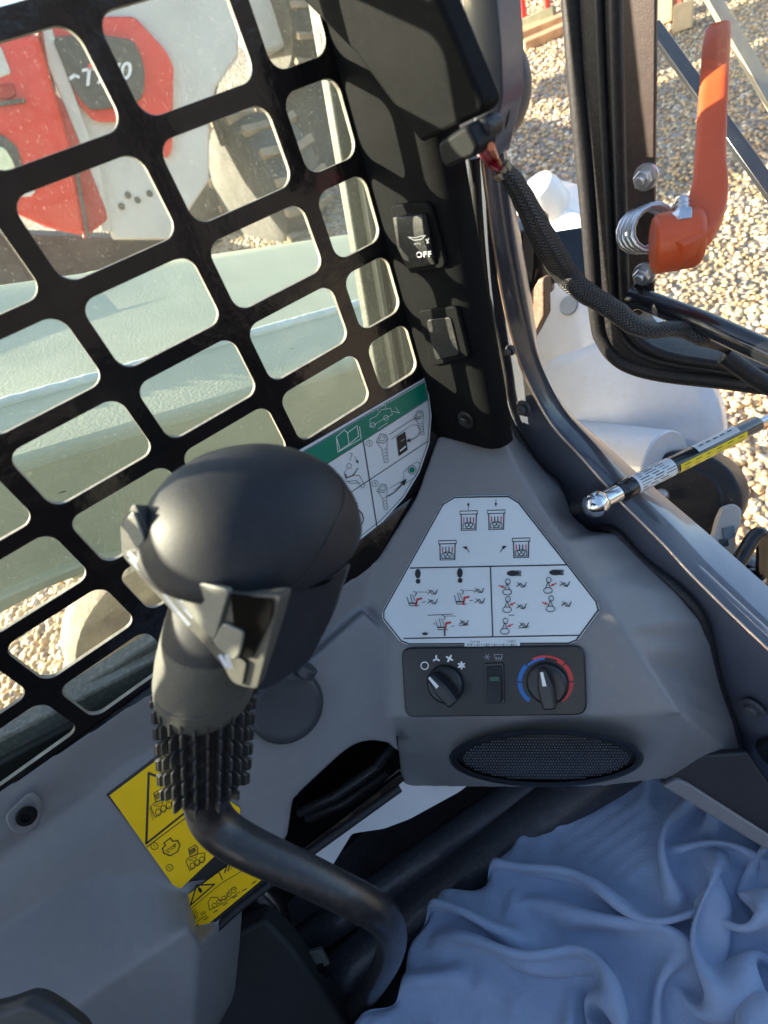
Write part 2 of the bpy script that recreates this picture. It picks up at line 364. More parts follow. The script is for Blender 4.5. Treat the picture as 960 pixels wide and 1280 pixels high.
# ---- rubber window surround outside the glass
SAGE = mat('weathered_channel', (.065, .07, .055), .6, var=.15, bump=.3, bscale=500, dust=.2)
def bar2(mb, a, b, c, d, x, th, mi=0):
    mb.prism([PX(*a, x), PX(*b, x), PX(*c, x), PX(*d, x)], (-th, 0, 0), mi)
q = MB(); bar2(q, (386, -50), (410, -50), (497, 490), (475, 490), -.412, .012); q.build('window_channel', SAGE, cab, bevel=.002)
q = MB(); bar2(q, (407, -50), (414, -50), (502, 490), (496, 490), -.405, .012); q.build('window_trim', mat('pale_trim', (.12, .12, .10), .5), cab, bevel=.001)
q = MB(); bar2(q, (414, -50), (470, -50), (560, 490), (502, 490), -.413, .012); q.build('window_seal', RUBBER, cab, bevel=.002)
q = MB(); bar2(q, (425, -50), (440, -50), (523, 490), (512, 490), -.404, .006); q.build('seal_lip', SAGE, cab, bevel=.001)
q = MB(); bar2(q, (-60, 962), (0, 924), (230, 779), (230, 812), -.41, .02); bar2(q, (-60, 990), (-60, 956), (230, 806), (230, 854), -.398, .02)
q.build('lower_window_seal', mat('sill_rubber', (.075, .08, .08), .42, var=.3, bump=.4, bscale=260, dust=.3, vscale=18), cab, bevel=.003)
q = MB(); bar2(q, (-60, 1010), (-60, 984), (230, 835), (230, 900), -.392, .02); q.build('lower_window_lip', RUBBER, cab, bevel=.003)

# ---- cab shell behind and above the camera (roof, rear wall, right screen posts)
q = MB(); q.prism([(-.43, -.85, 2.14), (.50, -.85, 2.14), (.50, -.30, 2.14), (-.43, -.30, 2.14)], (0, 0, .05)); q.build('roof', BLACKPLASTIC, cab, bevel=.01)
q = MB(); q.prism([(-.43, -.85, .88), (.50, -.85, .88), (.50, -.85, 1.45), (-.43, -.85, 1.45)], (0, -.04, 0)); q.build('rear_wall', BLACKPAINT, cab, bevel=.004)
q = MB(); q.prism([(-.43, -.85, .88), (-.43, .42, .88), (-.43, .42, 1.385), (-.43, -.85, 1.385)], (.03, 0, 0)); q.build('lower_side_panel', BLACKPAINT, cab, bevel=.003)
q = MB(); q.prism([(.48, -.85, .88), (.48, .42, .88), (.48, .42, 1.45), (.48, -.85, 1.45)], (.03, 0, 0)); q.build('right_side_panel', BLACKPAINT, cab, bevel=.003)
for yy in (-.85, .28):
    q = MB(); q.prism([(.462, yy, 1.45), (.50, yy, 1.45), (.50, yy + .06, 1.45), (.46, yy + .06, 1.45)], (0, 0, .69)); q.build('right_post', BLACKPAINT, cab, bevel=.006)
q = MB(); q.prism([(-.44, -.85, 1.38), (-.40, -.85, 1.38), (-.40, -.62, 1.38), (-.44, -.62, 1.38)], (0, 0, .76)); q.build('rear_post', BLACKPAINT, cab, bevel=.006)

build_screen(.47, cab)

# ---- corner pillar cover with switches
pn = Vector((-.15, 1, 0)).normalized(); PB = Vector((XS, .224, 1.5)); pdir = Vector((1, .15, 0)).normalized()
def PP(u, v, lift=0): return PL(u, v, PB - pn * lift, pn)
def pil(x, z, lift=0): return PB + pdir * x + Vector((0, 0, z - 1.5)) - pn * lift
q = MB()
prof = [(-.001, 0), (.012, 0), (.056, 0), (.0635, .0015), (.069, .005), (.0722, .011), (.0728, .020), (.06, .022), (-.001, .030)]
q.prism([pil(a, 1.487, -b_) for a, b_ in prof], (0, 0, .70)); q.build('pillar_cover', BLACKPLASTIC, cab, bevel=.001, ang=50)
q = MB(); q.prism([PP(395, -80), PP(400, -10), PP(470, 60, .0), PP(548, 168), PP(623, 133), PP(628, 120), PP(575, -10), PP(560, -60)], -pn * .016)
q.build('upper_pillar_cover', BLACKPLASTIC, cab, bevel=.005, bseg=3)
def plate(pts, fn, n, th, r, name, m, parent, bevel=.0012, lift=0, bseg=2):
    P = rounded([fn(*p) + n * lift for p in pts], r); q = MB(); q.prism(P, n * th); return q.build(name, m, parent, bevel=bevel, bseg=bseg, ang=60)
bezel = plate([(490, 254), (541, 250), (562, 332), (515, 341)], PP, -pn, .0035, .006, 'rocker_switch', BLACKPLASTIC, cab, .0012)
# rocker: two facets, top pressed out
a, b_, c, d = PP(501, 266), PP(538, 263), PP(550, 327), PP(515, 333)
ml, mr_ = a.lerp(d, .52), b_.lerp(c, .52); nn = -pn
q = MB(); q.add([a + nn * .0035, b_ + nn * .0035, c + nn * .0035, d + nn * .0035, a + nn * .0085, b_ + nn * .0085, mr_ + nn * .0105, ml + nn * .0105, c + nn * .005, d + nn * .005],
      [[4, 5, 6, 7], [7, 6, 8, 9], [0, 1, 5, 4], [1, 2, 8, 6, 5], [2, 3, 9, 8], [3, 0, 4, 7, 9], [3, 2, 1, 0]])
rk = q.build('rocker', mat('switch_plastic', (.014, .0145, .015), .5, bump=.5, bscale=1400, dust=.1), bezel, bevel=.0012)
pr = Print(lambda u, v: PP(u, v, .0100), nn); pr.text('O', (524.4, 318.6), 7.4, WHITEINK, 4); pr.text('F', (531.6, 318.1), 7.4, WHITEINK, 4); pr.text('F', (537.4, 317.7), 7.4, WHITEINK, 4); pr.build('switch_marking', bezel)
pr = Print(lambda u, v: PP(u, v, .0118), nn); pr.line([(510, 296), (518, 300), (527, 299), (532, 294)], .0005, GREYINK); pr.line([(511, 296), (519, 297), (530, 294)], .0004, GREYINK); pr.text('AUTO', (522, 304.5), 2.2, GREYINK, 4)
pr.line([(533, 299), (536, 303)], .0008, GREYINK); pr.line([(536, 298), (534, 304)], .0006, GREYINK); pr.build('switch_symbol', bezel)
blank = plate([(526, 386), (574, 380), (590, 446), (542, 456)], PP, -pn, .0035, .005, 'blank_switch_plate', BLACKPLASTIC, cab, .0012)
plate([(537, 397), (568, 393), (579, 440), (549, 447)], PP, -pn, .0010, .004, 'blank_insert', MATS['switch_plastic'], blank, .001, lift=.0035)
# screw at the pillar foot
c = PP(583, 524); q = MB(); q.lathe(c, nn, [(0, .0085), (.0015, .0085), (.002, .0078)], 28); q.lathe(c + nn * .002, nn, [(0, .0052), (.003, .005), (.0038, .004)], 6)
sc_ = q.build('pillar_screw', mat('dark_screw', (.045, .045, .042), .3, metal=.6), cab, bevel=.0004)

# ---- console shell: slabs fused by a voxel remesh into one moulded skin
yb, tl_ = radians(40), radians(46)
mb_ = Vector((cos(yb), sin(yb), 0)); mh = Vector((-sin(yb), cos(yb), 0)); mw = mh * cos(tl_) + Vector((0, 0, sin(tl_))); mn = mb_.cross(mw).normalized()
MQ = PD(607, 712, .467)
def PM(u, v, lift=0): return PL(u, v, MQ + mn * lift, mn)
an = Vector((sin(radians(60)), 0, cos(radians(60)))); AQ = Vector((-.352, 0, 1.409))
def PA(u, v, lift=0): return PL(u, v, AQ + an * lift, an)
# lower lip (speaker) plane
lw = (mh * cos(radians(86)) + Vector((0, 0, sin(radians(86))))); ln = mb_.cross(lw).normalized(); LQ = PM(505, 900)
def PLP(u, v, lift=0): return PL(u, v, LQ + ln * lift, ln)
sh = MB()
sh.prism([PM(*p) for p in [(546, 545), (628, 542), (655, 600), (740, 730), (852, 893), (505, 898), (440, 900), (420, 800), (470, 700), (520, 620)]], -mn * .03)
fe = [PY(*p, .296) for p in [(634, 520), (645, 545), (678, 585), (706, 615), (716, 645), (738, 664), (770, 666), (806, 703), (850, 742), (878, 775), (890, 805), (903, 862), (919, 907), (930, 954)]]
fi = [PM(628, 542), PM(640, 573), PM(655, 600), PM(680, 638), PM(700, 668), PM(718, 696), PM(740, 730), PM(765, 766), PM(790, 803), PM(815, 840), PM(835, 868), PM(852, 893)]
def strip(mb, A, B, vec, K=14):
    # closed slab between two edge lists
    vec = Vector(vec)
    def res(L):
        out = []
        for k in range(K):
            t = k / (K - 1) * (len(L) - 1); i = min(int(t), len(L) - 2); out.append(L[i].lerp(L[i + 1], t - i))
        return out
    A, B = res(A), res(B)
    for i in range(K - 1):
        top = [A[i], B[i], B[i + 1], A[i + 1]]; p = top + [t + vec for t in top]
        mb.add(p, [[0, 1, 2], [0, 2, 3], [6, 5, 4], [7, 6, 4], [1, 0, 4, 5], [2, 1, 5, 6], [3, 2, 6, 7], [0, 3, 7, 4]])
strip(sh, fi, fe, (-mn * .012 + Vector((-.01, -.0, -.02))))
def ribbon(mb, A, B, vec, K=60, mi=0):
    def al(L):
        L = [Vector(p) for p in L]; d = [0]
        for i in range(1, len(L)): d.append(d[-1] + (L[i] - L[i - 1]).length)
        out = []; i = 0
        for k in range(K):
            t = d[-1] * k / (K - 1)
            while i < len(L) - 2 and d[i + 1] < t: i += 1
            out.append(L[i].lerp(L[i + 1], (t - d[i]) / max(1e-9, d[i + 1] - d[i])))
        return out
    A, B = al(A), al(B); vec = Vector(vec); vs = A + B + [p + vec for p in B] + [p + vec for p in A]
    fs = []
    for r in range(4):
        r2 = (r + 1) % 4
        for k in range(K - 1): fs.append([r * K + k, r * K + k + 1, r2 * K + k + 1, r2 * K + k])
    fs += [[0, K, 2 * K, 3 * K], [K - 1, 4 * K - 1, 3 * K - 1, 2 * K - 1]]
    mb.add(vs, fs, mi)
# lip
lt = [PM(492, 898), PM(620, 897), PM(740, 895), PM(852, 893), fe[-1]]
lb = [PLP(502, 984), PLP(620, 986), PLP(740, 986), PLP(800, 980), PY(929, 962, .293)]
strip(sh, lt, lb, -ln * .03)
# inner armrest face
P1 = [PX(u, v, -.347) for u, v in [(-80, 1100), (0, 1050), (190, 945), (330, 870), (400, 815), (455, 765), (490, 720)]]
P0 = [PX(u, v, -.358) for u, v in [(-80, 1035), (0, 985), (190, 860), (400, 745), (470, 702), (520, 640), (545, 560)]]
A2 = [PA(*p) for p in [(-80, 1215), (0, 1165), (60, 1122), (100, 1100), (150, 1092), (215, 1103), (238, 1130), (250, 1180), (300, 1130), (360, 1047), (367, 1000), (427, 943), (447, 930), (467, 927), (487, 930), (500, 943)]]
def orient_prism(mb, P, vec): mb.prism(P, vec)
sh.prism([PA(-80, 1098)] + [PA(*p) for p in [(0, 1050), (190, 945), (330, 870), (400, 815), (455, 765), (480, 790), (492, 880), (500, 943)]] + A2[::-1][1:], -an * .02)
strip(sh, P0, P1, Vector((-.003, 0, -.03)))
# recess and knee face at lower left
bend = [PA(*p) for p in [(-80, 1215), (0, 1165), (60, 1122), (100, 1100), (150, 1092), (215, 1103), (240, 1140)]]
ridge = [PX(u, v, x) for u, v, x in [(-80, 1420, -.262), (0, 1340, -.262), (60, 1290, -.262), (120, 1240, -.262), (160, 1212, -.26), (205, 1178, -.256), (236, 1160, -.25)]]
strip(sh, bend, ridge, Vector((-.03, 0, -.01)))
knee = [PX(u, v, x) for u, v, x in [(-80, 1560, -.225), (60, 1480, -.225), (150, 1440, -.222), (200, 1400, -.22), (238, 1330, -.22), (244, 1250, -.23), (248, 1185, -.242)]]
strip(sh, ridge, knee, Vector((-.03, 0, -.012)))
side = [p + Vector((-.05, .02, -.08)) for p in knee[3:]]
strip(sh, knee[3:], side, Vector((-.02, -.02, 0)))
con = sh.build('console_shell', GREY, cab, smooth=True, ang=180)
for md, kw in (('REMESH', dict(mode='VOXEL', voxel_size=.0021, use_smooth_shade=True)), ('SMOOTH', dict(factor=.5, iterations=22))):
    x = con.modifiers.new(md.lower(), md)
    for k, v in kw.items(): setattr(x, k, v)

# bolt tab on the ledge, lower left
q = MB(); pts = [PX(8, 1018, -.343), PX(42, 985, -.350), PX(55, 1000, -.346), PX(52, 1030, -.342), PX(36, 1042, -.339), PX(18, 1038, -.34)]
q.prism(rounded(pts, .006), Vector((.004, 0, .004))); tab = q.build('mounting_tab', GREY, cab, bevel=.0025, bseg=3)
c = PX(34, 1019, -.336); q = MB(); q.lathe(c, an, [(0, .0068), (.003, .0066), (.0042, .0055), (.0042, .0032), (.002, .003)], 26); q.build('socket_screw', BLACKPLASTIC, cab, bevel=.0003)
# power socket cap
c = PA(357, 880, .0); q = MB(); q.lathe(c - an * .01, an, [(0, .034), (.016, .034), (.020, .031), (.0212, .027), (.0205, .024), (.0205, .001)], 48)
q.tube([c + an * .004 + Vector((.0, .028, .018)), c + an * .004 + Vector((0, .036, .022))], .009, 16)
q.build('power_socket_cap', mat('soft_black_cap', (.035, .038, .045), .42, bump=.2, bscale=900), cab, bevel=.0008)

# ---- hexagonal pattern decal
hexpx = [(568, 620), (636, 619), (649, 627), (747, 752), (750, 763), (722, 801), (712, 805), (510, 806), (500, 802), (478, 774), (478, 764), (553, 629)]
dec = plate(hexpx, lambda u, v: PM(u, v, .0008), mn, .0006, .003, 'control_pattern_decal', STICKWHITE, cab, .0002)
pr = Print(lambda u, v: PM(u, v, .0014), mn); K = 1.0
def inset(pts, t):
    cx = sum(p[0] for p in pts) / len(pts); cy = sum(p[1] for p in pts) / len(pts); return [(cx + (x - cx) * t, cy + (y - cy) * t) for x, y in pts]
pr.line(inset(hexpx, .985), .0013, close=True)
pr.line([(513, 710), (707, 706)], .0011); pr.line([(613, 708), (616, 795)], .0011); pr.line([(505, 798), (723, 794)], .0011)
def bucket(cx, cy, s=1, hot=(0, 1, 2, 3), up=True):
    w_, h_ = 9.5 * s, 12 * s
    pr.line([(cx - w_ - 1.5, cy - h_), (cx + w_ + 1.5, cy - h_ - .6)], .0007); pr.line([(cx - w_ - 1.5, cy - h_ + 4), (cx + w_ + 1.5, cy - h_ + 3.4)], .0007)
    pr.line([(cx - w_ - 1.5, cy - h_), (cx - w_ - 1.5, cy - h_ + 4)], .0005); pr.line([(cx + w_ + 1.5, cy - h_), (cx + w_ + 1.5, cy - h_ + 4)], .0005)
    pr.line([(cx - w_, cy - h_ + 4), (cx - w_ + .5, cy + h_)], .0009); pr.line([(cx + w_, cy - h_ + 4), (cx + w_ - .5, cy + h_ - .5)], .0009); pr.line([(cx - w_, cy + h_), (cx + w_, cy + h_ - .4)], .0006)
    for k in range(4): pr.line([(cx - 6 + k * 4, cy + 2), (cx - 6 + k * 4, cy - (4 if k in hot else 1))], .0009, REDINK if k in (0, 3) and k in hot else INK)
    pr.line([(cx - 7, cy + 10), (cx - 7, cy + 4), (cx - 2, cy + 2), (cx + 2, cy + 2), (cx + 7, cy + 4), (cx + 7, cy + 10), (cx - 7, cy + 10)], .0006)
    pr.circ((cx - 2.4, cy + 5), 2.2, .0006); pr.circ((cx + 2.6, cy + 5), 2.2, .0006); pr.line([(cx - 4, cy + 8), (cx, cy + 10), (cx + 4, cy + 8)], .0006)
bucket(586, 651); bucket(620.5, 650); bucket(559.5, 688); bucket(651.5, 685)
pr.arrow((585.5, 637), (585.5, 629), .0005, hd=3); pr.arrow((620, 625), (620, 632), .0005, hd=3)
pr.arrow((586, 690), (580, 684), .0007, hd=4, curve=(585, 685)); pr.arrow((626, 690), (632, 683), .0007, hd=4, curve=(627, 685))
def boot(x, y):
    pr.disc((x, y - 4), 3.6, INK, 6); pr.disc((x + .3, y + 5.5), 3, INK, 3.2)
boot(522.5, 721); boot(575, 720)
def foot(x, y):     # pedal under foot
    pr.line([(x - 11, y - 3), (x - 8, y + 8), (x + 4, y + 8)], .0006); pr.line([(x - 7, y - 6), (x - 4, y + 5)], .0006); pr.line([(x - 4, y - 6), (x - 1, y + 2)], .0005)
    pr.line([(x, y + 8), (x + 2, y), (x + 7, y - 1)], .0018, REDINK); pr.line([(x - 8, y + 5), (x + 1, y + 5)], .0012)
    for k in range(4): pr.line([(x + 3 + 3 * k, y - 9), (x + 4.6 + 3 * k, y - 9)], .0005)
    pr.line([(x - 3, y - 10), (x + 1, y - 8), (x - 1, y - 4)], .0006); pr.line([(x + 8, y + 4), (x + 12, y + 3)], .0005)
def zig(x, y, s=1):
    pr.line([(x - 6 * s, y + 2), (x - 1, y - 2 * s), (x + 3 * s, y + 3 * s), (x + 6 * s, y - 3 * s)], .0007); pr.line([(x - 5 * s, y - 3), (x, y + 3 * s), (x + 5 * s, y + 1)], .0006)
foot(520, 749); foot(579, 747); zig(541, 740); zig(541, 752); zig(599, 738); zig(600, 751)
pr.line([(535, 769), (566, 767.5)], .0005); foot(556, 779); zig(580, 778, .9); pr.line([(574, 782), (586, 781)], .0005); pr.disc((531.5, 792), 3.8, INK, 1.8); pr.line([(556, 787), (556, 794)], .0014)
pr.text('+', (543, 780), 4, INK)
def stick(x, y, side=1, red=1):
    pr.circ((x, y + 5), 5.5, .0006, ry=3.6); pr.line([(x - 3, y + 2), (x, y - 6), (x + 3, y + 2)], .0006); pr.circ((x + 1, y - 8), 3, .0006, ry=3.4)
    if side > 0: pr.arrow((x + 10, y - 4), (x + 4, y - 1), .0009, REDINK, 3)
    else: pr.arrow((x - 10, y - 3), (x - 4, y - 1), .0009, REDINK, 3)
def glove(x, y): pr.disc((x, y), 7.5, INK, 3.6); [pr.line([(x + (5 if k < 4 else -5), y - 3 + k * 1.8), (x + 10, y - 2.6 + k * 1.8)], .0008) for k in range(4)]
glove(641, 716.5); glove(694, 715.5)
stick(634, 735, -1); zig(652, 731); stick(685, 733, 1); zig(706, 730); stick(634, 757, 1); zig(652, 758); stick(688, 756, -1); zig(708, 755)
stick(631, 784, 1); zig(655, 781); pr.line([(636, 769), (643, 769)], .0005); pr.line([(648, 785), (661, 784)], .0005)
pr.level(3); pr.fill([(581, 801), (650, 799.5), (650, 807), (581, 808)], STICKWHITE); pr.level(4)
for k in range(30): pr.line([(585 + k * 2.1, 804.5), (585 + k * 2.1, 807)], random.choice([.0004, .0008]))
pr.text('7247 896', (594, 802.3), 2.4, INK, 1); pr.text('7198872', (639, 801.8), 2.4, INK, 1)
pr.build('decal_print', dec)
# ---- climate panel
cl = plate([(503, 809), (731, 806), (734, 892), (508, 895)], lambda u, v: PM(u, v, 0), mn, .004, .010, 'climate_panel', mat('satin_black_panel', (.010, .011, .013), .38, var=.1, bump=.2, bscale=1200), cab, .0012)
def CPn(u, v, l_=0): return PM(u, v, .004 + l_)
pr = Print(lambda u, v: CPn(u, v), mn)
pr.circ((531, 832), 4.6, .0010, WHITEINK)
def fan(x, y, n_, r):
    for k in range(n_):
        a = 2 * pi * k / n_ + .5; pr.disc((x + cos(a) * r * .55, y + sin(a) * r * .55), r * .55, WHITEINK, r * .26, degrees_(a))
def degrees_(a): return a * 180 / pi
fan(545.5, 823.5, 3, 4.6); fan(562, 823, 4, 4.8); fan(577, 831.5, 6, 4.8)
for k in range(3): a = k * pi / 3; pr.line([(609 - 4 * cos(a), 821 - 4 * sin(a)), (609 + 4 * cos(a), 821 + 4 * sin(a))], .0005, GREYINK)
pr.line([(618, 818), (628, 818), (627, 823), (619, 823), (618, 818)], .0005, GREYINK)
for k in range(3): pr.line([(620 + 3 * k, 826), (621 + 3 * k, 821)], .0004, GREYINK)
def arc(c, r0, r1, a0, a1, m_):
    n_ = 7; pts = [(c[0] + r1 * cos(radians(a0 + (a1 - a0) * k / n_)), c[1] - r1 * .93 * sin(radians(a0 + (a1 - a0) * k / n_))) for k in range(n_ + 1)] + [(c[0] + r0 * cos(radians(a0 + (a1 - a0) * k / n_)), c[1] - r0 * .93 * sin(radians(a0 + (a1 - a0) * k / n_))) for k in range(n_, -1, -1)]
    pr.fill(pts, m_)
kc = (682, 852)
arc(kc, 29.5, 35, 232, 182, BLUEINK); arc(kc, 29.5, 35, 179, 138, BLUEINK); arc(kc, 29.5, 32.6, 135, 92, BLUEINK); arc(kc, 32.6, 35.5, 118, 62, REDINK_ := mat('dial_red', (.62, .035, .03), .4)); arc(kc, 29.5, 35.5, 62, 47, REDINK_)
arc(kc, 29.5, 35, 44, 2, REDINK_); arc(kc, 29.5, 35, -1, -52, REDINK_)
pr.build('panel_print', cl)
KNOB = mat('knob_plastic', (.016, .017, .02), .33, var=.1, bump=.15, bscale=1200)
def knob(c, tip, name='control_knob'):
    C0 = CPn(*c); T = CPn(*tip); d = (T - C0); d -= mn * d.dot(mn); L = d.length; d.normalize(); s_ = d.cross(mn)
    q = MB(); q.lathe(C0, mn, [(0, .0175), (.004, .0172), (.006, .0150), (.0062, .001)], 40)
    q.build(name, KNOB, cl, bevel=.0006)
    q = MB(); top = .019
    base = [C0 + d * .0155 + s_ * .003, C0 + d * .0155 - s_ * .003, C0 - s_ * .0065, C0 - d * .017 - s_ * .0055, C0 - d * .017 + s_ * .0055, C0 + s_ * .0065]
    q.prism(rounded(base, .003), mn * top); g_ = q.build('knob_grip', KNOB, cl, bevel=.002, bseg=3)
    q = MB(); q.prism([C0 + d * .0145 + s_ * .0011 + mn * top, C0 + d * .0145 - s_ * .0011 + mn * top, C0 + d * .003 - s_ * .0016 + mn * top, C0 + d * .003 + s_ * .0016 + mn * top], mn * .0006)
    q.build('pointer_mark', WHITEINK, cl)
knob((557, 855), (540, 835)); knob((684, 854), (679, 830))
plate([(605, 829), (630, 828), (631, 879), (606, 880)], CPn, mn, .0015, .002, 'switch_bezel', KNOB, cl, .0005)
c4 = [CPn(608, 833, .0015), CPn(627, 832, .0015), CPn(628, 876, .0015), CPn(609, 877, .0015)]
q = MB(); m1, m2 = c4[0].lerp(c4[3], .45), c4[1].lerp(c4[2], .45)
q.add([c4[0], c4[1], c4[2], c4[3], c4[0] + mn * .001, c4[1] + mn * .001, m2 + mn * .0035, m1 + mn * .0035, c4[2] + mn * .006, c4[3] + mn * .006], [[4, 5, 6, 7], [7, 6, 8, 9], [0, 1, 5, 4], [1, 2, 8, 6, 5], [2, 3, 9, 8], [3, 0, 4, 7, 9], [3, 2, 1, 0]])
q.build('toggle', KNOB, cl, bevel=.0006)
pr = Print(lambda u, v: CPn(u, v, .0050), mn); pr.fill([(612, 846), (624, 845.5), (624.5, 851), (612.5, 851.5)], mat('green_lens', (.004, .06, .03), .3)); pr.build('toggle_lens', cl)

# ---- speaker
spn = ln
def SPK(u, v, l_=0): return PLP(u, v, l_)
def ell(cx, cy, rx, ry, n_=56): return [(cx + rx * cos(2 * pi * k / n_), cy + ry * sin(2 * pi * k / n_)) for k in range(n_)]
q = MB(); A_ = [SPK(*p, .0005) for p in ell(683, 948, 122, 36)]; B_ = [SPK(*p, .005) for p in ell(683, 947, 119, 34)]; C_ = [SPK(*p, .0045) for p in ell(683, 947, 113, 31)]; D_ = [SPK(*p, .001) for p in ell(683, 948, 110, 29.5)]
nE = 56; q.add(A_ + B_ + C_ + D_, [[r_ * nE + k, r_ * nE + (k + 1) % nE, (r_ + 1) * nE + (k + 1) % nE, (r_ + 1) * nE + k] for r_ in range(3) for k in range(nE)])
spk = q.build('speaker_grille', mat('grille_black', (.008, .009, .011), .45), cab)
q = MB(); E_ = []
for r_ in range(0, 6):
    for k in range(nE):
        t = 1 - r_ / 6; p = (683 + 111 * t * cos(2 * pi * k / nE), 948 + 30 * t * sin(2 * pi * k / nE)); E_.append(SPK(*p, .0012 + .006 * (1 - t * t)))
E_.append(SPK(683, 948, .0072))
q.add(E_, [[r_ * nE + k, r_ * nE + (k + 1) % nE, (r_ + 1) * nE + (k + 1) % nE, (r_ + 1) * nE + k] for r_ in range(5) for k in range(nE)] + [[5 * nE + k, 5 * nE + (k + 1) % nE, 6 * nE] for k in range(nE)])
q.build('grille_mesh', MATS['grille_black'], cab).parent = spk
spk.children[0].matrix_parent_inverse = spk.matrix_basis.inverted() if spk.parent is None else (spk.parent.matrix_basis @ spk.matrix_parent_inverse @ spk.matrix_basis).inverted() if False else Matrix.Translation(-Vector(spk.location)) @ Matrix.Identity(4)
q = MB()
for iy in range(-8, 9):
    for ix in range(-31, 32):
        x = ix * 3.55 + (1.77 if iy % 2 else 0); y = iy * 3.5; t2 = (x / 109) ** 2 + (y / 29) ** 2
        if t2 > .93: continue
        lf = .0012 + .006 * (1 - t2) + .0004
        c = (683 + x, 948 + y); ring = [SPK(c[0] + 1.25 * cos(a), c[1] + 1.35 * sin(a), lf) for a in [2 * pi * k / 6 for k in range(6)]]
        q.add(ring + [SPK(*c, lf + .0006)], [[k, (k + 1) % 6, 6] for k in range(6)])
o = q.build('grille_dimples', mat('grille_dot', (.10, .11, .13), .35), spk, smooth=False); o['kind'] = 'stuff'

# ---- green operating decal on the screen
def PSX(u, v, l_=0): return PX(u, v, XS + .0026 + l_)
gd = [(300, 610), (340, 587), (375, 562), (533, 471), (539, 520), (536, 555), (524, 590), (505, 622), (478, 652), (440, 682), (400, 700), (330, 720)]
gdo = MB(); gdo.prism([PSX(*p) for p in gd], (.0006, 0, 0)); gdo = gdo.build('operating_decal', STICKWHITE, cab)
pr = Print(lambda u, v: PSX(u, v, .0006), (1, 0, 0))
pr.fill([(340, 595), (376, 567), (531, 477), (534, 499), (400, 585), (330, 640)], GREENINK); pr.level(1)
pr.line([(376, 566), (532, 474.5), (537, 520), (534, 555), (522, 589), (503, 621), (476, 650), (440, 678)], .0007); pr.line([(400, 585), (534, 500)], .0006)
pr.line([(454, 552), (471, 658)], .0010); pr.line([(431, 620), (535, 551)], .0008)
pr.level(3)
W_ = .0006
pr.line([(424, 560), (420, 546), (430, 537), (434, 541), (446, 532), (448, 545), (436, 555), (424, 563), (424, 560)], W_, WHITEINK); pr.line([(434, 541), (436, 555)], W_, WHITEINK); pr.line([(420, 547), (422, 565), (451, 548), (449, 533)], W_, WHITEINK)
pr.line([(462, 524), (462, 534), (478, 524), (490, 518), (488, 510), (476, 512), (470, 520), (462, 524)], .0004, WHITEINK); pr.line([(472, 514), (472, 508), (481, 505), (482, 511)], .0004, WHITEINK); pr.line([(490, 514), (499, 516), (494, 509)], .0004, WHITEINK); pr.circ((466, 531), 3, .0004, WHITEINK); pr.circ((482, 522), 3, .0004, WHITEINK)
pr.line([(472, 536), (484, 528)], .0005, WHITEINK)
pr.circ((461.5, 554), 3.8, .0004); pr.text('2', (461.5, 554), 3.4, INK, 10); pr.circ((468.5, 604), 3.8, .0004); pr.text('4', (468.5, 604), 3.4, INK, 10)
# seated figure
pr.circ((436, 582), 3, .0004); pr.line([(434, 586), (430, 590), (433, 602), (445, 600), (453, 610), (456, 607), (449, 594), (440, 593)], .0004); pr.line([(431, 592), (433, 597), (441, 594), (447, 585)], .0009); pr.line([(437, 575), (440, 567), (437, 566)], .0004); pr.arrow((443, 570), (447, 578), .0004, hd=3); pr.line([(435, 600), (437, 604), (450, 603)], .0004)
pr.line([(408, 590), (411, 592), (414, 596)], .003); pr.line([(413, 596), (420, 604)], .0028); pr.line([(420, 605), (427, 606)], .0005)
pr.circ((440, 648), 14, .0010, a0=-80, a1=80, ry=13); pr.line([(440, 632), (446, 628), (446, 635)], .0008); pr.arrow((436, 642), (448, 645), .0008, hd=4, curve=(444, 638))
# joysticks of panel 2
def jst(x, y, s=1):
    pr.line([(x, y + 4 * s), (x + 5 * s, y - 6 * s), (x + 12 * s, y - 5 * s), (x + 14 * s, y), (x + 9 * s, y + 6 * s), (x, y + 4 * s)], .0005); pr.line([(x + 1 * s, y + 5 * s), (x + 7 * s, y + 13 * s), (x + 10 * s, y + 30 * s), (x + 15 * s, y + 29 * s), (x + 13 * s, y + 12 * s), (x + 14 * s, y)], .0004)
    pr.line([(x + 3 * s, y + 2 * s), (x + 6 * s, y - 3 * s), (x + 11 * s, y - 3 * s), (x + 9 * s, y + 3 * s), (x + 3 * s, y + 2 * s)], .0004)
    for k in range(4): pr.line([(x + (8 + k * .8) * s, y + (14 + 4 * k) * s), (x + (12 + k * .6) * s, y + (13 + 4 * k) * s)], .0004)
jst(470, 548); jst(471, 610, .9); jst(517, 518, .85)
pr.line([(486, 543), (515, 524), (525, 523)], .0005); pr.line([(488, 549), (514, 531), (521, 531), (525, 538)], .0004)
pr.line([(487, 610), (500, 602), (501, 606), (492, 612)], .0004)
pr.fill([(495, 546), (506, 539), (509, 562), (498, 570)], INK); pr.level(6); pr.fill([(496.5, 547.5), (505, 542), (507.5, 561), (499, 567.5)], GREENINK); pr.level(8); pr.line([(500, 563), (506, 558)], .0016, WHITEINK); pr.line([(501, 551), (504, 549)], .001, GREYINK)
pr.arrow((524, 540), (508, 551), .0006, hd=4.5, curve=(522, 548)); pr.arrow((483, 620), (506, 600), .0011, hd=6, curve=(494, 617))
pr.line([(504, 590), (511, 583), (520, 577), (525, 579), (524, 586), (518, 596), (508, 603), (504, 600), (504, 590)], .0004); pr.circ((514.5, 587), 5, .0005, ry=5.5); pr.level(9); pr.disc((514.5, 587), 3.3, GREENINK, 3.6)
pr.build('operating_decal_print', gdo)

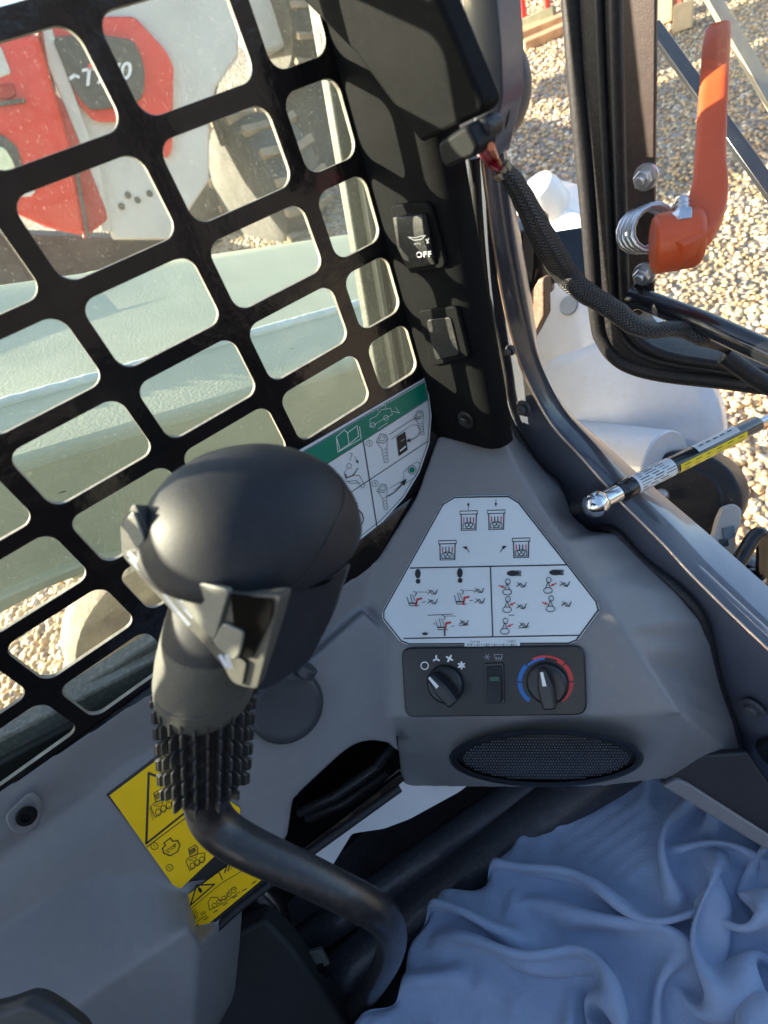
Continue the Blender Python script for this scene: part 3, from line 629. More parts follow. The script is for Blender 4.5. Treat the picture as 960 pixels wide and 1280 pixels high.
# ---- yellow warning decals
yd = MB(); yd.prism([PA(*p, .0006) for p in [(133, 993), (205, 938), (330, 1060), (320, 1090), (221, 1104)]], an * .0006); yd = yd.build('warning_decal', INK, cab)
pr = Print(lambda u, v: PA(u, v, .0012), an)
pr.fill([(137, 994), (205, 943), (300, 1010), (300, 1040), (268, 1070), (222, 1114)], YELLOW); pr.level(2)
pr.line([(183, 1052), (186, 966), (232, 985), (232, 1015), (183, 1054)], .0018, close=False); pr.line([(184, 1058), (240, 1016)], .0009)
def loader(x, y, s=1, m_=INK):
    pr.line([(x - 4 * s, y - 4 * s), (x + 6 * s, y - 10 * s), (x + 10 * s, y - 5 * s), (x + 9 * s, y + 4 * s), (x - 1 * s, y + 8 * s), (x - 4 * s, y - 4 * s)], .0007, m_)
    for k in range(4): pr.line([(x - 3 * s + k * s, y - 1 * s + k * 1.6 * s), (x + 5 * s + k * s * .6, y - 6 * s + k * 1.6 * s)], .0008, m_)
    pr.line([(x - 8 * s, y + 14 * s), (x - 4 * s, y + 9 * s), (x + 9 * s, y + 3 * s), (x + 20 * s, y + 2 * s), (x + 20 * s, y + 12 * s), (x + 6 * s, y + 21 * s), (x - 2 * s, y + 28 * s), (x - 8 * s, y + 14 * s)], .0006, m_)
    for k in range(3): pr.circ((x + (2 + 7 * k) * s, y + (21 - 4.5 * k) * s), 3.6 * s, .0006, m_, ry=4.6 * s)
    pr.line([(x - 4 * s, y + 12 * s), (x + 8 * s, y + 8 * s), (x + 6 * s, y + 14 * s), (x - 4 * s, y + 12 * s)], .0004, m_)
loader(196, 995, .95); loader(239, 1064, .85)
for k in range(6): pr.line([(187 + k * .6, 1010 + 2.6 * k), (189 + k * .6, 1011 + 2.6 * k)], .0004)
pr.circ((193, 1057), 4.6, .0005, ry=4.2); pr.text('1', (193, 1057), 4.4, INK, 40); pr.circ((212, 1084), 4.4, .0005, ry=4.2); pr.text('2', (212, 1084), 4.4, INK, 40)
pr.line([(205, 1066), (203, 1060), (207, 1056), (205, 1053), (213, 1047), (216, 1051), (222, 1050), (225, 1056), (222, 1064), (213, 1069), (205, 1066)], .0009)
pr.text('STOP', (214.5, 1060), 4.6, INK, 38, bold=.01)
pr.level(7)
pr.build('warning_decal_print', yd)
yd2 = MB(); yd2.prism([PA(*p, .0014) for p in [(217, 1132), (290, 1075), (336, 1098), (249, 1169)]], an * .0006); yd2 = yd2.build('warning_decal', INK, cab)
pr = Print(lambda u, v: PA(u, v, .0020), an)
pr.fill([(220, 1129), (290, 1078), (330, 1097), (250, 1163)], YELLOW); pr.level(2)
pr.line([(238, 1131), (246, 1106), (268, 1105), (238, 1131)], .0012); pr.line([(232, 1141), (276, 1104), (330, 1072)], .0006); pr.line([(271, 1084), (278, 1099)], .0008); pr.disc((250, 1112), 2.2, INK, 3.8, -30)
for k in range(4): pr.line([(281 + 4 * k, 1090 - 2 * k), (284 + 4 * k, 1080 - 2 * k)], .0012 if k < 2 else .0006)
for r in (4, 7, 10): pr.circ((250, 1143), r, .0006, a0=130, a1=230)
pr.text('360', (254, 1141), 3.5, INK, 38)
pr.line([(262, 1137), (260, 1127), (264, 1121), (272, 1121), (275, 1126), (284, 1121), (286, 1113), (292, 1108), (296, 1110)], .0006); pr.line([(262, 1137), (280, 1128), (300, 1114)], .0006)
for k in range(5): pr.circ((268 + 6 * k, 1131 - 4.5 * k), 3, .0005, ry=2.4)
pr.line([(246, 1152), (252, 1147), (258, 1144)], .0006)
for k in range(7): pr.line([(243 + 12 * k, 1158 - 9 * k), (248 + 12 * k, 1155 - 9 * k)], .0008)
pr.build('warning_decal_print', yd2)

# ---- front frame of the cab (door opening)
FY = .300
def resamp(L, K):
    L = smoothpath(L, 4); d = [0]
    for i in range(1, len(L)): d.append(d[-1] + (L[i] - L[i - 1]).length)
    out = []; i = 0
    for k in range(K):
        t = d[-1] * k / (K - 1)
        while i < len(L) - 2 and d[i + 1] < t: i += 1
        out.append(L[i].lerp(L[i + 1], (t - d[i]) / max(1e-9, d[i + 1] - d[i])))
    return out
inn = [(596, 195), (603, 300), (612, 385), (627, 470), (637, 520), (672, 578), (700, 605), (708, 635), (734, 661), (768, 662), (802, 697), (850, 735), (878, 768), (889, 802), (902, 858), (919, 905), (931, 954), (962, 998), (1000, 1040)]
mid = [(603, 195), (617, 300), (632, 385), (646, 440), (662, 480), (690, 530), (728, 572), (774, 624), (800, 650), (830, 680), (862, 715), (895, 748), (925, 777), (960, 810), (980, 828), (1000, 846), (1020, 862)]
outr = [(610, 198), (620, 253), (638, 345), (650, 410), (658, 463), (676, 502), (703, 535), (739, 567), (771, 597), (815, 636), (860, 675), (910, 720), (960, 765), (1020, 815)]
I_ = [PY(*p, FY) for p in inn]; I2 = smoothpath([PY(p[0] - 26, p[1] + 8, FY + .002) for p in inn], 4); M_ = [PY(*p, FY + .005) for p in mid]; O_ = [PY(*p, FY + .035) for p in outr]
FRAMEPAINT = mat('frame_sky_sheen', (.11, .12, .155), .30, metal=.25, coat=1.0, var=.10, vscale=10, bump=.06, bscale=40, dust=.05)  # black frame metal; its blue sky reflection is put into the base colour
q = MB(); ribbon(q, I2, smoothpath(M_, 4), Vector((0, .02, 0)), 90); q.build('door_opening_frame', FRAMEPAINT, cab, ang=60)
q = MB(); ribbon(q, smoothpath(M_, 4), smoothpath(O_, 4), Vector((0, .02, 0)), 90); q.build('frame_channel', FRAMEPAINT, cab, ang=60)
q = MB(); MO = [a.lerp(b_, .5) for a, b_ in zip(resamp(M_, 60), resamp(O_, 60))]; q.tube([p + Vector((0, -.004, 0)) for p in MO], .0045, 12); q.build('channel_bead', FRAMEPAINT, cab)
q = MB(); q.tube(smoothpath([p + Vector((0, -.003, 0)) for p in I_], 4), .0042, 10); q.build('frame_gasket', RUBBER, cab)
EDGE_GLINT = mat('edge_highlight_gold', (.50, .36, .26), .3, metal=.7, var=.3, vscale=60)  # thin gold tubes draw the highlight lines along the frame edges
q = MB(); q.tube(smoothpath([p + Vector((0, -.001, 0)) for p in M_], 4), .0012, 8); q.build('frame_edge', EDGE_GLINT, cab)
q = MB(); q.tube(smoothpath([p + Vector((0, -.002, 0)) for p in O_], 4), .0013, 8); q.build('frame_edge', EDGE_GLINT, cab)
mm = [a.lerp(b_, .5) for a, b_ in zip([M_[min(int(k * len(M_) / 14), len(M_) - 1)] for k in range(14)], [O_[min(int(k * len(O_) / 14), len(O_) - 1)] for k in range(14)])]
# upper run of the frame and its outer seal beside the pillar
q = MB(); q.prism([PY(*p, FY) for p in [(575, -40), (618, -40), (626, 60), (628, 120), (612, 200), (596, 200)]], Vector((0, .02, 0))); q.build('upper_frame', FRAMEPAINT, cab, bevel=.001)
q = MB(); q.tube(smoothpath([PY(*p, FY + .01) for p in [(624, -40), (631, 30), (633, 100), (628, 150), (611, 200)]], 5), .0045, 12); q.build('upper_seal', RUBBER, cab)
q = MB(); q.tube(smoothpath([PY(*p, FY + .012) for p in [(629, -40), (635, 30), (637, 100), (631, 155), (613, 202)]], 5), .0011, 8); q.build('frame_edge', EDGE_GLINT, cab)
def bolt(c, nrm, r, parent, name='frame_bolt', m_=None):
    q = MB(); q.lathe(c, nrm, [(0, r), (.0015, r), (.0028, r * .9)], 28); q.lathe(c + nrm * .0028, nrm, [(0, r * .55), (.004, r * .53), (.005, r * .42)], 18); return q.build(name, m_ or RUBBER, parent, bevel=.0004)
back = Vector((0, -1, 0)); PLUG = mat('grey_plug', (.07, .07, .08), .5, bump=.3, bscale=900)
bolt(PY(942, 884, FY), back, .0105, cab, m_=PLUG); bolt(PY(656, 510, FY), back, .0085, cab, m_=PLUG); bolt(PY(639, 437, FY), back, .005, cab, m_=PLUG)
q = MB(); q.lathe(PY(978, 946, FY), back, [(0, .021), (.004, .021), (.007, .018), (.0075, .001)], 36); q.build('frame_grommet', RUBBER, cab, bevel=.001)
# trim and dark panel under the right end of the console
q = MB(); q.prism([PD(*p, .47) for p in [(800, 950), (935, 940), (975, 1000), (1040, 1110), (900, 1020), (838, 984)]], RF * .01); q.build('lower_corner_panel', mat('dark_panel', (.02, .021, .027), .5), cab, bevel=.002)
tr_ = MB(); tr_.prism([PD(*p, .465) for p in [(830, 984), (848, 974), (862, 980), (1040, 1094), (1040, 1112)]], RF * .012); tr_.build('floor_trim', GREY, cab, bevel=.002)

# ---- footwell: floor, front wall, pedal linkage, white bracket
DARK = mat('footwell_black', (.035, .037, .045), .5, var=.3, bump=.3, bscale=200, dust=.15)
q = MB(); q.prism([(-.42, -.85, .92), (.50, -.85, .92), (.50, .42, .92), (-.42, .42, .92)], (0, 0, -.03)); q.build('cab_floor', DARK, cab)
q = MB(); q.prism([(-.42, .36, .92), (.50, .36, .92), (.50, .36, 1.10), (.1, .36, 1.12), (-.12, .33, 1.16), (-.30, .33, 1.30), (-.42, .33, 1.38)], (0, .03, 0)); q.build('front_wall', DARK, cab)
q = MB(); q.prism([PD(*p, .58) for p in [(248, 1195), (330, 1150), (360, 1180), (440, 1290), (470, 1340), (240, 1340)]], RF * .03); q.build('floor_mat', mat('dark_mat', (.022, .023, .025), .7, bump=.4, bscale=300), cab, bevel=.004)
q = MB(); q.tube([PD(340, 1205, .66), PD(560, 1052, .64), PD(780, 900, .64)], .020, 24); q.build('linkage_tube', mat('tube_satin_black', (.035, .038, .048), .33, var=.2, vscale=15, bump=.2, bscale=80, dust=.08), cab)
q = MB(); q.tube([PD(400, 1245, .64), PD(560, 1112, .62), PD(780, 945, .61)], .031, 28); q.build('linkage_tube', mat('tube_satin_black', (.020, .022, .028), .38, var=.2, vscale=15, bump=.2, bscale=80, dust=.08), cab)
q = MB(); q.prism([PD(*p, .575) for p in [(376, 1064), (384, 1070), (506, 976), (500, 968)]], RF * .01); q.build('bracket_edge', BLACKPAINT, cab, bevel=.001)
q = MB(); q.prism(rounded([PD(*p, .585) for p in [(386, 1066), (395, 1056), (500, 965), (590, 978), (574, 990), (512, 1024), (480, 1036), (440, 1042), (412, 1088)]], .004), RF * .008); q.build('white_bracket', mat('bracket_white', (.80, .80, .80), .4, var=.04), cab, bevel=.003, bseg=3)
q = MB(); q.tube([PD(375, 1015, .66), PD(420, 995, .62), PD(470, 960, .62), PD(490, 935, .66)], .006, 10); q.tube([PD(385, 1022, .66), PD(430, 1005, .62), PD(485, 968, .62)], .006, 10); q.build('hydraulic_hose', mat('hose_grey_black', (.03, .032, .036), .35, bump=.3, bscale=300, dust=.2), cab)
q = MB(); q.tube([PA(*p, .000) for p in [(246, 1182), (300, 1133), (390, 1064), (500, 985)]], .004, 10); q.build('console_edge_trim', RUBBER, cab)
q = MB(); q.prism([PD(*p, .60) for p in [(386, 1190), (402, 1186), (412, 1205), (398, 1212)]], RF * .004); q.build('pedal_tab', mat('tab_grey', (.10, .10, .09), .5), cab)
q = MB(); q.tube([PD(398, 1205, .60), PD(412, 1240, .61), PD(425, 1290, .62)], .006, 10); q.tube([PD(300, 1090, .62), PD(340, 1130, .62), PD(365, 1250, .6)], .018, 14); q.build('pedal_rod', BLACKPAINT, cab)
q = MB(); q.prism(rounded([PD(*p, .30) for p in [(-60, 1276), (0, 1264), (36, 1250), (64, 1264), (106, 1296), (116, 1345), (-60, 1345)]], .008), RF * .012); q.build('armrest_pad', mat('armrest_black', (.018, .019, .022), .45, bump=.3, bscale=500), cab, bevel=.006, bseg=3)

# ================================================================== JOYSTICK
joy = thing('joystick', 'black control joystick with domed head, thumb rockers and ribbed grip on a bent arm', 'joystick', PD(500, 1200, .42))
def cvec(x, y, z): return RR * x + RD * y + RF * z
JA = cvec(-.03, -.80, -.60).normalized(); J1 = cvec(1, 0, 0); J1 = (J1 - JA * J1.dot(JA)).normalized(); J2 = JA.cross(J1).normalized()
if J2.dot(RD) < 0: pass
JB = PD(258, 864, .290)
JH = mat('joystick_soft_plastic', (.017, .018, .022), .50, var=.1, bump=.25, bscale=900, dust=.02, vscale=30, spec=.28)
JL = mat('joystick_sunlit_plastic', (.070, .070, .060), .55, var=.1, bump=.25, bscale=900, dust=.08, vscale=30)  # lighter than the head plastic: sunlight on these parts put into the colour
sg = 1 if J2.dot(RD) > 0 else -1       # J2*sg points towards the picture bottom (operator side)
def jp(h, a, b_): return JB + JA * h + J1 * a + J2 * (b_ * sg)
def hs_(h, r1, r2, o1, o2):
    f = max(0, min(1, (h - .045) / .06)); k = 1 - .05 * f
    return (h - .010 * f + (max(0, h - .111) * .30), r1 * k, r2 * k * (1 - .05 * f), o1 + .0185 * f, o2 - .013 * f)
def ring(h, r1, r2, o1, o2): h, r1, r2, o1, o2 = hs_(h, r1, r2, o1, o2); return (h, r1, r2, o1, o2 * sg)
q = MB(); q.lathe(JB, JA, [ring(-.003, .0245, .0245, 0, 0), ring(.0, .0268, .0268, 0, 0), ring(.004, .0275, .0275, 0, 0), ring(.014, .0278, .0275, .003, 0), ring(.0165, .0278, .0275, .0035, 0), ring(.017, .0266, .0265, .0035, 0), ring(.0185, .0266, .0265, .004, 0), ring(.019, .0276, .0275, .004, 0), ring(.034, .0275, .027, .009, -.002), ring(.050, .029, .0275, .015, -.005)], 48, e1=J1)
q.build('grip_collar', JL, joy)
q = MB(); q.lathe(JB, JA, [ring(.049, .029, .0275, .015, -.005), ring(.060, .033, .029, .019, -.008), ring(.076, .040, .033, .025, -.013), ring(.094, .046, .036, .0255, -.016), ring(.104, .047, .038, .024, -.014)], 56, e1=J1)
q.build('head_housing', JH, joy)
q = MB(); q.lathe(JB, JA, [ring(.1035, .050, .044, .020, -.008), ring(.104, .0560, .0485, .020, -.008), ring(.107, .0568, .0492, .0205, -.008), ring(.111, .0560, .0484, .021, -.0085), ring(.117, .0535, .0460, .022, -.009), ring(.124, .0480, .0408, .023, -.010), ring(.130, .0405, .0340, .0235, -.0105), ring(.1345, .031, .026, .024, -.011), ring(.1372, .020, .0165, .024, -.011), ring(.1384, .009, .007, .024, -.011), ring(.1387, .001, .001, .024, -.011)], 72, e1=J1)
dome = q.build('domed_cap', JH, joy, ang=60)
# seam across the dome
import itertools
def dome_pt(a, t):     # t 0 rim .. 1 apex
    prof = [(.107, .0568, .0492, .0205, -.008), (.111, .0560, .0484, .021, -.0085), (.117, .0535, .0460, .022, -.009), (.124, .0480, .0408, .023, -.010), (.130, .0405, .0340, .0235, -.0105), (.1345, .031, .026, .024, -.011), (.1387, .001, .001, .024, -.011)]
    x = t * (len(prof) - 1); i = min(int(x), len(prof) - 2); f_ = x - i; p = [prof[i][k] * (1 - f_) + prof[i + 1][k] * f_ for k in range(5)]
    p = hs_(*p); return jp(p[0], p[3] + p[1] * cos(a), p[4] + p[2] * sin(a))
sm = smoothpath([dome_pt(radians(66), .0), dome_pt(radians(54), .2), dome_pt(radians(36), .4), dome_pt(radians(5), .52), dome_pt(radians(-35), .56), dome_pt(radians(-70), .46), dome_pt(radians(-88), .0)], 6)
q = MB(); q.tube(sm, .0007, 6); q.build('cap_seam', mat('seam_dark', (.006, .006, .007), .6), joy)
# thumb faces: angular housing with two recessed rockers
PIT = mat('recess_shade_black', (.002, .002, .002), .8, var=0, spec=.05)  # flat near-black patches stand in for the shade inside the rocker recesses
JBG = mat('joystick_grey_button', (.20, .20, .17), .45, var=.08, bump=.2, bscale=900, dust=.1)
def _pl(a, b_, c):
    A_ = np.array([[p[0], p[1], 1] for p in (a, b_, c)], float); k = np.linalg.solve(A_, np.array([1 / p[2] for p in (a, b_, c)]))
    return lambda u, v: 1 / float(k[0] * u + k[1] * v + k[2])
dp1 = _pl((165, 665, .230), (290, 752, .2075), (312, 855, .2215)); dp2 = _pl((352, 742, .2120), (320, 862, .229), (412, 772, .246))
def slab(pts, th, name, m_, r=.003, bevel=.0012, lift=0, dp=dp1):
    P = rounded([PD(u, v, dp(u, v) - lift) for u, v in pts], r); q = MB(); q.prism(P, RF * th); return q.build(name, m_, joy, bevel=bevel, bseg=3, ang=50)
slab([(150, 655), (168, 628), (196, 690), (240, 726), (300, 744), (352, 744), (322, 862), (300, 858), (250, 800), (190, 738), (152, 694)], .022, 'thumb_panel', JL, .003, .002)
slab([(350, 742), (408, 732), (436, 705), (412, 778), (386, 828), (338, 860), (316, 864)], .026, 'trigger_housing', JH, .006, .003, dp=dp2)
slab([(152, 655), (166, 638), (181, 676), (170, 687)], .008, 'thumb_rocker', JBG, .002, .0012, .0045)
slab([(170, 688), (178, 677), (193, 705), (186, 712)], .002, 'recess_shade', PIT, .001, 0, .0025)
slab([(155, 690), (170, 686), (206, 730), (198, 743)], .004, 'rocker_frame', JL, .002, .001, .003)
slab([(208, 712), (252, 722), (249, 738), (238, 744), (205, 732)], .002, 'recess_shade', PIT, .002, 0, .0025)
slab([(249, 728), (287, 737), (268, 802), (222, 754)], .006, 'thumb_rocker', JBG, .003, .0015, .0045)
slab([(288, 742), (340, 750), (338, 772), (314, 824), (296, 820)], .002, 'recess_shade', PIT, .002, 0, .0025)
slab([(278, 778), (306, 790), (300, 820), (292, 828), (264, 803)], .006, 'thumb_rocker', JBG, .003, .0015, .0045)
slab([(262, 802), (308, 828), (302, 858), (290, 852)], .004, 'rocker_frame', JL, .002, .001, .0035)
jp_ = Print(lambda u, v: PD(u, v, dp1(u, v) - .0050), -RF)
def mark(pts, wd): jp_.line(pts, wd, WHITEINK)
mark([(206, 744), (222, 764), (236, 780)], .0016); mark([(216, 741), (232, 762), (240, 771)], .0013)
mark([(162, 692), (171, 700)], .0018); mark([(164, 699), (174, 710)], .0020); mark([(176, 700), (181, 708)], .0015)
mark([(276, 820), (283, 832)], .0016); mark([(284, 820), (288, 834)], .0020)
jp_.build('button_symbols', joy)
# ribbed sleeve
q = MB(); JS = PD(257, 976, .312); SA = (JB + JA * .002 - JS); SL = SA.length; SA.normalize()
s1 = (J1 - SA * J1.dot(SA)).normalized(); s2 = SA.cross(s1)
q.lathe(JS, SA, [(0, .0205), (.004, .0215), (SL * .5, .0222), (SL, .0235)], 40, e1=s1); sleeve = q.build('ribbed_sleeve', RUBBER, joy)
proto = None
FIN = mat('fin_rubber', (.040, .040, .038), .40, bump=.2, bscale=900)
NR, NA = 6, 26; hh = SL / NR
for ia in range(NA):
    a = 2 * pi * ia / NA; dirv = s1 * cos(a) + s2 * sin(a); tan = SA.cross(dirv)
    for ir in range(NR):
        h0 = hh * (ir + (.5 if ia % 2 else 0)); 
        if h0 + hh > SL * 1.02 + .001: hgt = max(SL - h0, .004)
        else: hgt = hh * .93
        rr = .0208 + .0022 * (h0 / SL)
        if proto is None:
            q = MB(); ps = [Vector((0, 0, 0)), Vector((.0045, 0, .0008)), Vector((.0060, 0, .0018)), Vector((.0060, 0, hh * .93 - .0018)), Vector((.0045, 0, hh * .93 - .0008)), Vector((0, 0, hh * .93))]
            q.prism([p + Vector((0, -.0006, 0)) for p in ps], (0, .0012, 0)); proto = q.build('fin', FIN, None, smooth=False, bevel=.0002, origin=(0, 0, 0)); o = proto
        else: o = proto.copy(); COL.objects.link(o)
        M = Matrix(((dirv.x, tan.x, SA.x), (dirv.y, tan.y, SA.y), (dirv.z, tan.z, SA.z))).to_4x4(); M.translation = JS + SA * h0 + dirv * rr
        M = M @ Matrix.Diagonal((1, 1, hgt / (hh * .93), 1))
        o.parent = sleeve; o.matrix_parent_inverse = Matrix.Translation(-(Vector(sleeve.location) + Vector(joy.location) * 0)) if False else Matrix.Identity(4)
        o['_w'] = 0; FINM = M
        W0 = Matrix.Translation(JS * 0)
        q_ = Matrix.Identity(4); chain = [sleeve, joy]
        for c_ in reversed(chain): q_ = q_ @ c_.matrix_parent_inverse @ c_.matrix_basis
        o.matrix_parent_inverse = q_.inverted(); o.matrix_basis = M; del o['_w']
# bent arm
arm_pts = smoothpath([PD(257, 955, .310), PD(257, 990, .313), PD(262, 1018, .315), PD(282, 1042, .316), PD(320, 1064, .316), PD(380, 1092, .318), PD(440, 1122, .323), PD(472, 1141, .332), PD(487, 1160, .352), PD(489, 1182, .39), PD(480, 1208, .45), PD(462, 1238, .53), PD(440, 1262, .60)], 6); arad = [.0142 - .0030 * min(1, k / (len(arm_pts) * .45)) for k in range(len(arm_pts))]
q = MB(); q.tube(arm_pts, arad, 28); q.build('bent_arm', mat('arm_black_paint', (.012, .012, .015), .34, coat=.15, var=.2, vscale=20, bump=.15, bscale=120, dust=.05), joy)

# ================================================================== DOOR
dth = radians(8); db = Vector((cos(dth), sin(dth), 0)); dn = Vector((-sin(dth), cos(dth), 0)); DQ = Vector((-.334, .418, 1.498))
def PDR(u, v, lift=0): return PL(u, v, DQ - dn * lift, dn)     # lift > 0 = towards the operator
door = thing('cab_door', 'black framed glass cab door standing ajar with orange latch lever', 'door', DQ - Vector((0, 0, .3)))
oedge = [(700, -60), (705, 20), (713, 120), (727, 260), (739, 400), (748, 432), (765, 453), (790, 466), (830, 474), (900, 481), (960, 488), (1050, 497)]
iedge = [(779, -60), (779, 20), (781, 120), (784, 260), (788, 375), (792, 400), (802, 418), (820, 432), (850, 443), (900, 452), (960, 463), (1050, 476)]
oE = [PDR(*p) for p in oedge]; iE = [PDR(*p) for p in iedge]
q = MB(); strip2 = lambda A, B, vec, mb: [mb.add([A[i], B[i], B[i + 1], A[i + 1]] + [t + vec for t in (A[i], B[i], B[i + 1], A[i + 1])], [[0, 1, 2, 3], [7, 6, 5, 4], [1, 0, 4, 5], [3, 2, 6, 7], [0, 3, 7, 4], [2, 1, 5, 6]]) for i in range(len(A) - 1)]
strip2(smoothpath(oE, 3), smoothpath(iE, 3), dn * .028, q); q.build('door_frame', mat('door_frame_black', (.012, .012, .014), .4, var=.2, dust=.1), door, ang=60)
for nm, t_, r_, lf in (('edge_seal', .13, .0075, -.002), ('seal_ridge', .62, .0035, .0005), ('seal_ridge', .90, .0045, .002)):
    path = smoothpath([a.lerp(b_, t_) - dn * lf for a, b_ in zip(oE, iE)], 5); q = MB(); q.tube(path, r_, 12); q.build(nm, RUBBER, door)
PLATE = mat('plate_satin_black', (.036, .024, .021), .40, var=.2, vscale=25, bump=.35, bscale=900, dust=.15, dcol=(.20, .13, .09))
q = MB(); q.prism(rounded([PDR(*p, .012) for p in [(780, -60), (824, -60), (821, 200), (819, 372), (800, 395), (789, 372), (785, 200)]], .003), -dn * .004); q.build('latch_plate', PLATE, door, bevel=.001)
g = MB(); g.prism([PDR(*p, -.010) for p in [(790, -60), (1400, -60), (1400, 520), (960, 475), (830, 455), (792, 410)]], dn * .004); g.build('door_glass', glass('door_pane_glass', .018, (.95, .97, .96)), door, smooth=False)
tow = -dn
def nut(px, name='hex_nut'):
    c = PDR(*px, .016); q = MB(); q.lathe(c, tow, [(0, .0095), (.0015, .0095), (.0025, .0088)], 28); q.build('washer', STEEL, door)
    q = MB(); q.lathe(c + tow * .0025, tow, [(0, .0072), (.005, .0072), (.006, .0062)], 6); q.lathe(c + tow * .0085, tow, [(0, .0038), (.003, .0036), (.0035, .003)], 16); q.build(name, STEEL, door, bevel=.0005)
nut((808, 221)); nut((806, 342))
# spring behind the handle
c0 = PDR(796, 289, .016); c1 = PD(822, 284, .368); ax = (c1 - c0); e1 = ax.orthogonal().normalized(); e2 = ax.normalized().cross(e1)
hx = [c0 + ax * (k / 60) + e1 * .0150 * cos(2 * pi * k / 15) + e2 * .0150 * sin(2 * pi * k / 15) for k in range(61)]
q = MB(); q.tube(hx, .0024, 10); q.build('latch_spring', STEEL, door)
# orange lever (thick curved bar)
HD = .352
cl_px = [(898, 37, 12), (897, 44, 15), (895, 62, 16), (892, 110, 16.5), (889, 160, 17), (887, 205, 18), (887, 228, 20), (884, 250, 23), (877, 272, 25), (866, 292, 25), (852, 306, 22), (842, 314, 16)]
cps = smoothpath([PD(u, v, HD + (.003 if v < 60 else 0)) for u, v, w_ in cl_px], 4); cw = []
for k in range(len(cps)):
    t = k / (len(cps) - 1) * (len(cl_px) - 1); i_ = min(int(t), len(cl_px) - 2); cw.append((cl_px[i_][2] * (1 - t + i_) + cl_px[i_ + 1][2] * (t - i_)) / FP * HD)
vs = []; NS = 28; sd = (RR * .86 - RF * .50).normalized()
for k, c in enumerate(cps):
    t = (cps[min(k + 1, len(cps) - 1)] - cps[max(k - 1, 0)]).normalized(); a_ = (sd - t * sd.dot(t)).normalized(); b2_ = t.cross(a_)
    for m_ in range(NS):
        an_ = 2 * pi * m_ / NS; ce, se = cos(an_), sin(an_); r_ = 1 / ((abs(ce) ** 5 + abs(se) ** 5) ** .2)
        vs.append(c + a_ * ce * r_ * cw[k] * .95 + b2_ * se * r_ * .0075)
q = MB(); q.add(vs, [[i_ * NS + m_, i_ * NS + (m_ + 1) % NS, (i_ + 1) * NS + (m_ + 1) % NS, (i_ + 1) * NS + m_] for i_ in range(len(cps) - 1) for m_ in range(NS)] + [list(range(NS)), [(len(cps) - 1) * NS + m_ for m_ in range(NS)]])
q.build('latch_handle', ORANGE, door, bevel=.002, bseg=3, ang=50)
q = MB(); c = PD(852, 300, HD + .008); q.lathe(c, (-RR * .93 + RF * .32 + RD * .05).normalized(), [(-.013, .001), (-.0125, .016), (-.010, .0195), (.016, .0195), (.0185, .018), (.019, .001)], 40); q.build('handle_hub', ORANGE, door, bevel=.002)
c = PD(861, 300, HD - .0008); q = MB(); q.lathe(c + RF * .001, -RF, [(0, .0058), (.0012, .0056), (.0014, .003), (.0008, .0005)], 20); q.build('handle_pin', STEEL, door)
q = MB(); c = PD(853, 272, HD - .004); upv = (-RD).normalized(); q.lathe(c, upv, [(-.004, .0072), (.003, .0072), (.004, .0065)], 6); q.lathe(c + upv * .003, upv, [(0, .0040), (.002, .0046), (.003, .0040), (.005, .0046), (.006, .0040), (.008, .0046), (.009, .004), (.0105, .0036)], 16)
q.build('lever_bolt', STEEL, door, bevel=.0003)
# latch rod
q = MB(); r0 = PDR(797, 372, .017); r1 = PD(880, 404, .395); r2 = PD(975, 447, .37); r3 = PD(1080, 495, .345)
q.tube([r0, r0.lerp(r1, .12), r1, r2, r3], [.0145, .0085, .0085, .0088, .009], 20); q.build('latch_rod', mat('rod_gloss_black', (.014, .015, .018), .16, coat=.6, var=.1), door)
q = MB(); q.tube([PD(905, 445, .42), PD(940, 470, .42), PD(990, 500, .42)], .007, 12); q.build('rod_strap', RUBBER, door)

# ================================================================== WIRING HARNESS
har = thing('wiring_harness', 'braided black cable with frayed end running from the pillar connector to the door', 'cable', PD(600, 175, .40))
P = lambda u, v, l_=0: PP(u, v, .016 + l_)
q = MB(); q.prism(rounded([PP(573, 166, .010), PP(610, 142, .010), PP(624, 170, .010), PP(619, 182, .010), PP(584, 197, .010), PP(577, 190, .010)], .003), -pn * .018); q.build('connector_body', mat('connector_plastic', (.008, .009, .010), .55, dust=.01, spec=.15), har, bevel=.002)
q = MB(); q.prism([PP(612, 140, .004), PP(626, 138, .004), (PP(633, 152, .004)), PP(628, 168, .004), PP(617, 166, .004)], -pn * .014); q.build('connector_clip', RUBBER, har, bevel=.002)
cab_px = [(628, 212, .350), (641, 226, .355), (655, 250, .365), (671, 282, .380), (688, 313, .398), (706, 341, .418), (727, 362, .418), (752, 378, .415), (772, 391, .412), (792, 406, .408), (815, 413, .405), (838, 411, .404), (858, 413, .404), (874, 421, .402), (890, 425, .405), (910, 432, .42)]
cp = smoothpath([PD(*p) for p in cab_px], 8)
rads = []; keyr = [.0055, .0066, .0075, .0086, .0098, .0095, .0085, .0078, .0080, .0074, .0062, .0060, .0062, .0064, .006, .006]
for i in range(len(cp)):
    t = i / (len(cp) - 1) * (len(keyr) - 1); k = min(int(t), len(keyr) - 2); rads.append((keyr[k] * (1 - t + k) + keyr[k + 1] * (t - k)) * (1 + .03 * sin(i * .9)))
braid = bpy.data.materials.new('braided_sleeve'); braid.use_nodes = True; n = braid.node_tree.nodes; l = braid.node_tree.links; b = n['Principled BSDF']
uvn = n.new('ShaderNodeUVMap'); sx = n.new('ShaderNodeSeparateXYZ'); l.new(uvn.outputs[0], sx.inputs[0])
def mth(op, a, b2=None, v2=None):
    x = n.new('ShaderNodeMath'); x.operation = op
    if isinstance(a, (int, float)): x.inputs[0].default_value = a
    else: l.new(a, x.inputs[0])
    if b2 is not None: l.new(b2, x.inputs[1])
    if v2 is not None: x.inputs[1].default_value = v2
    return x.outputs[0]
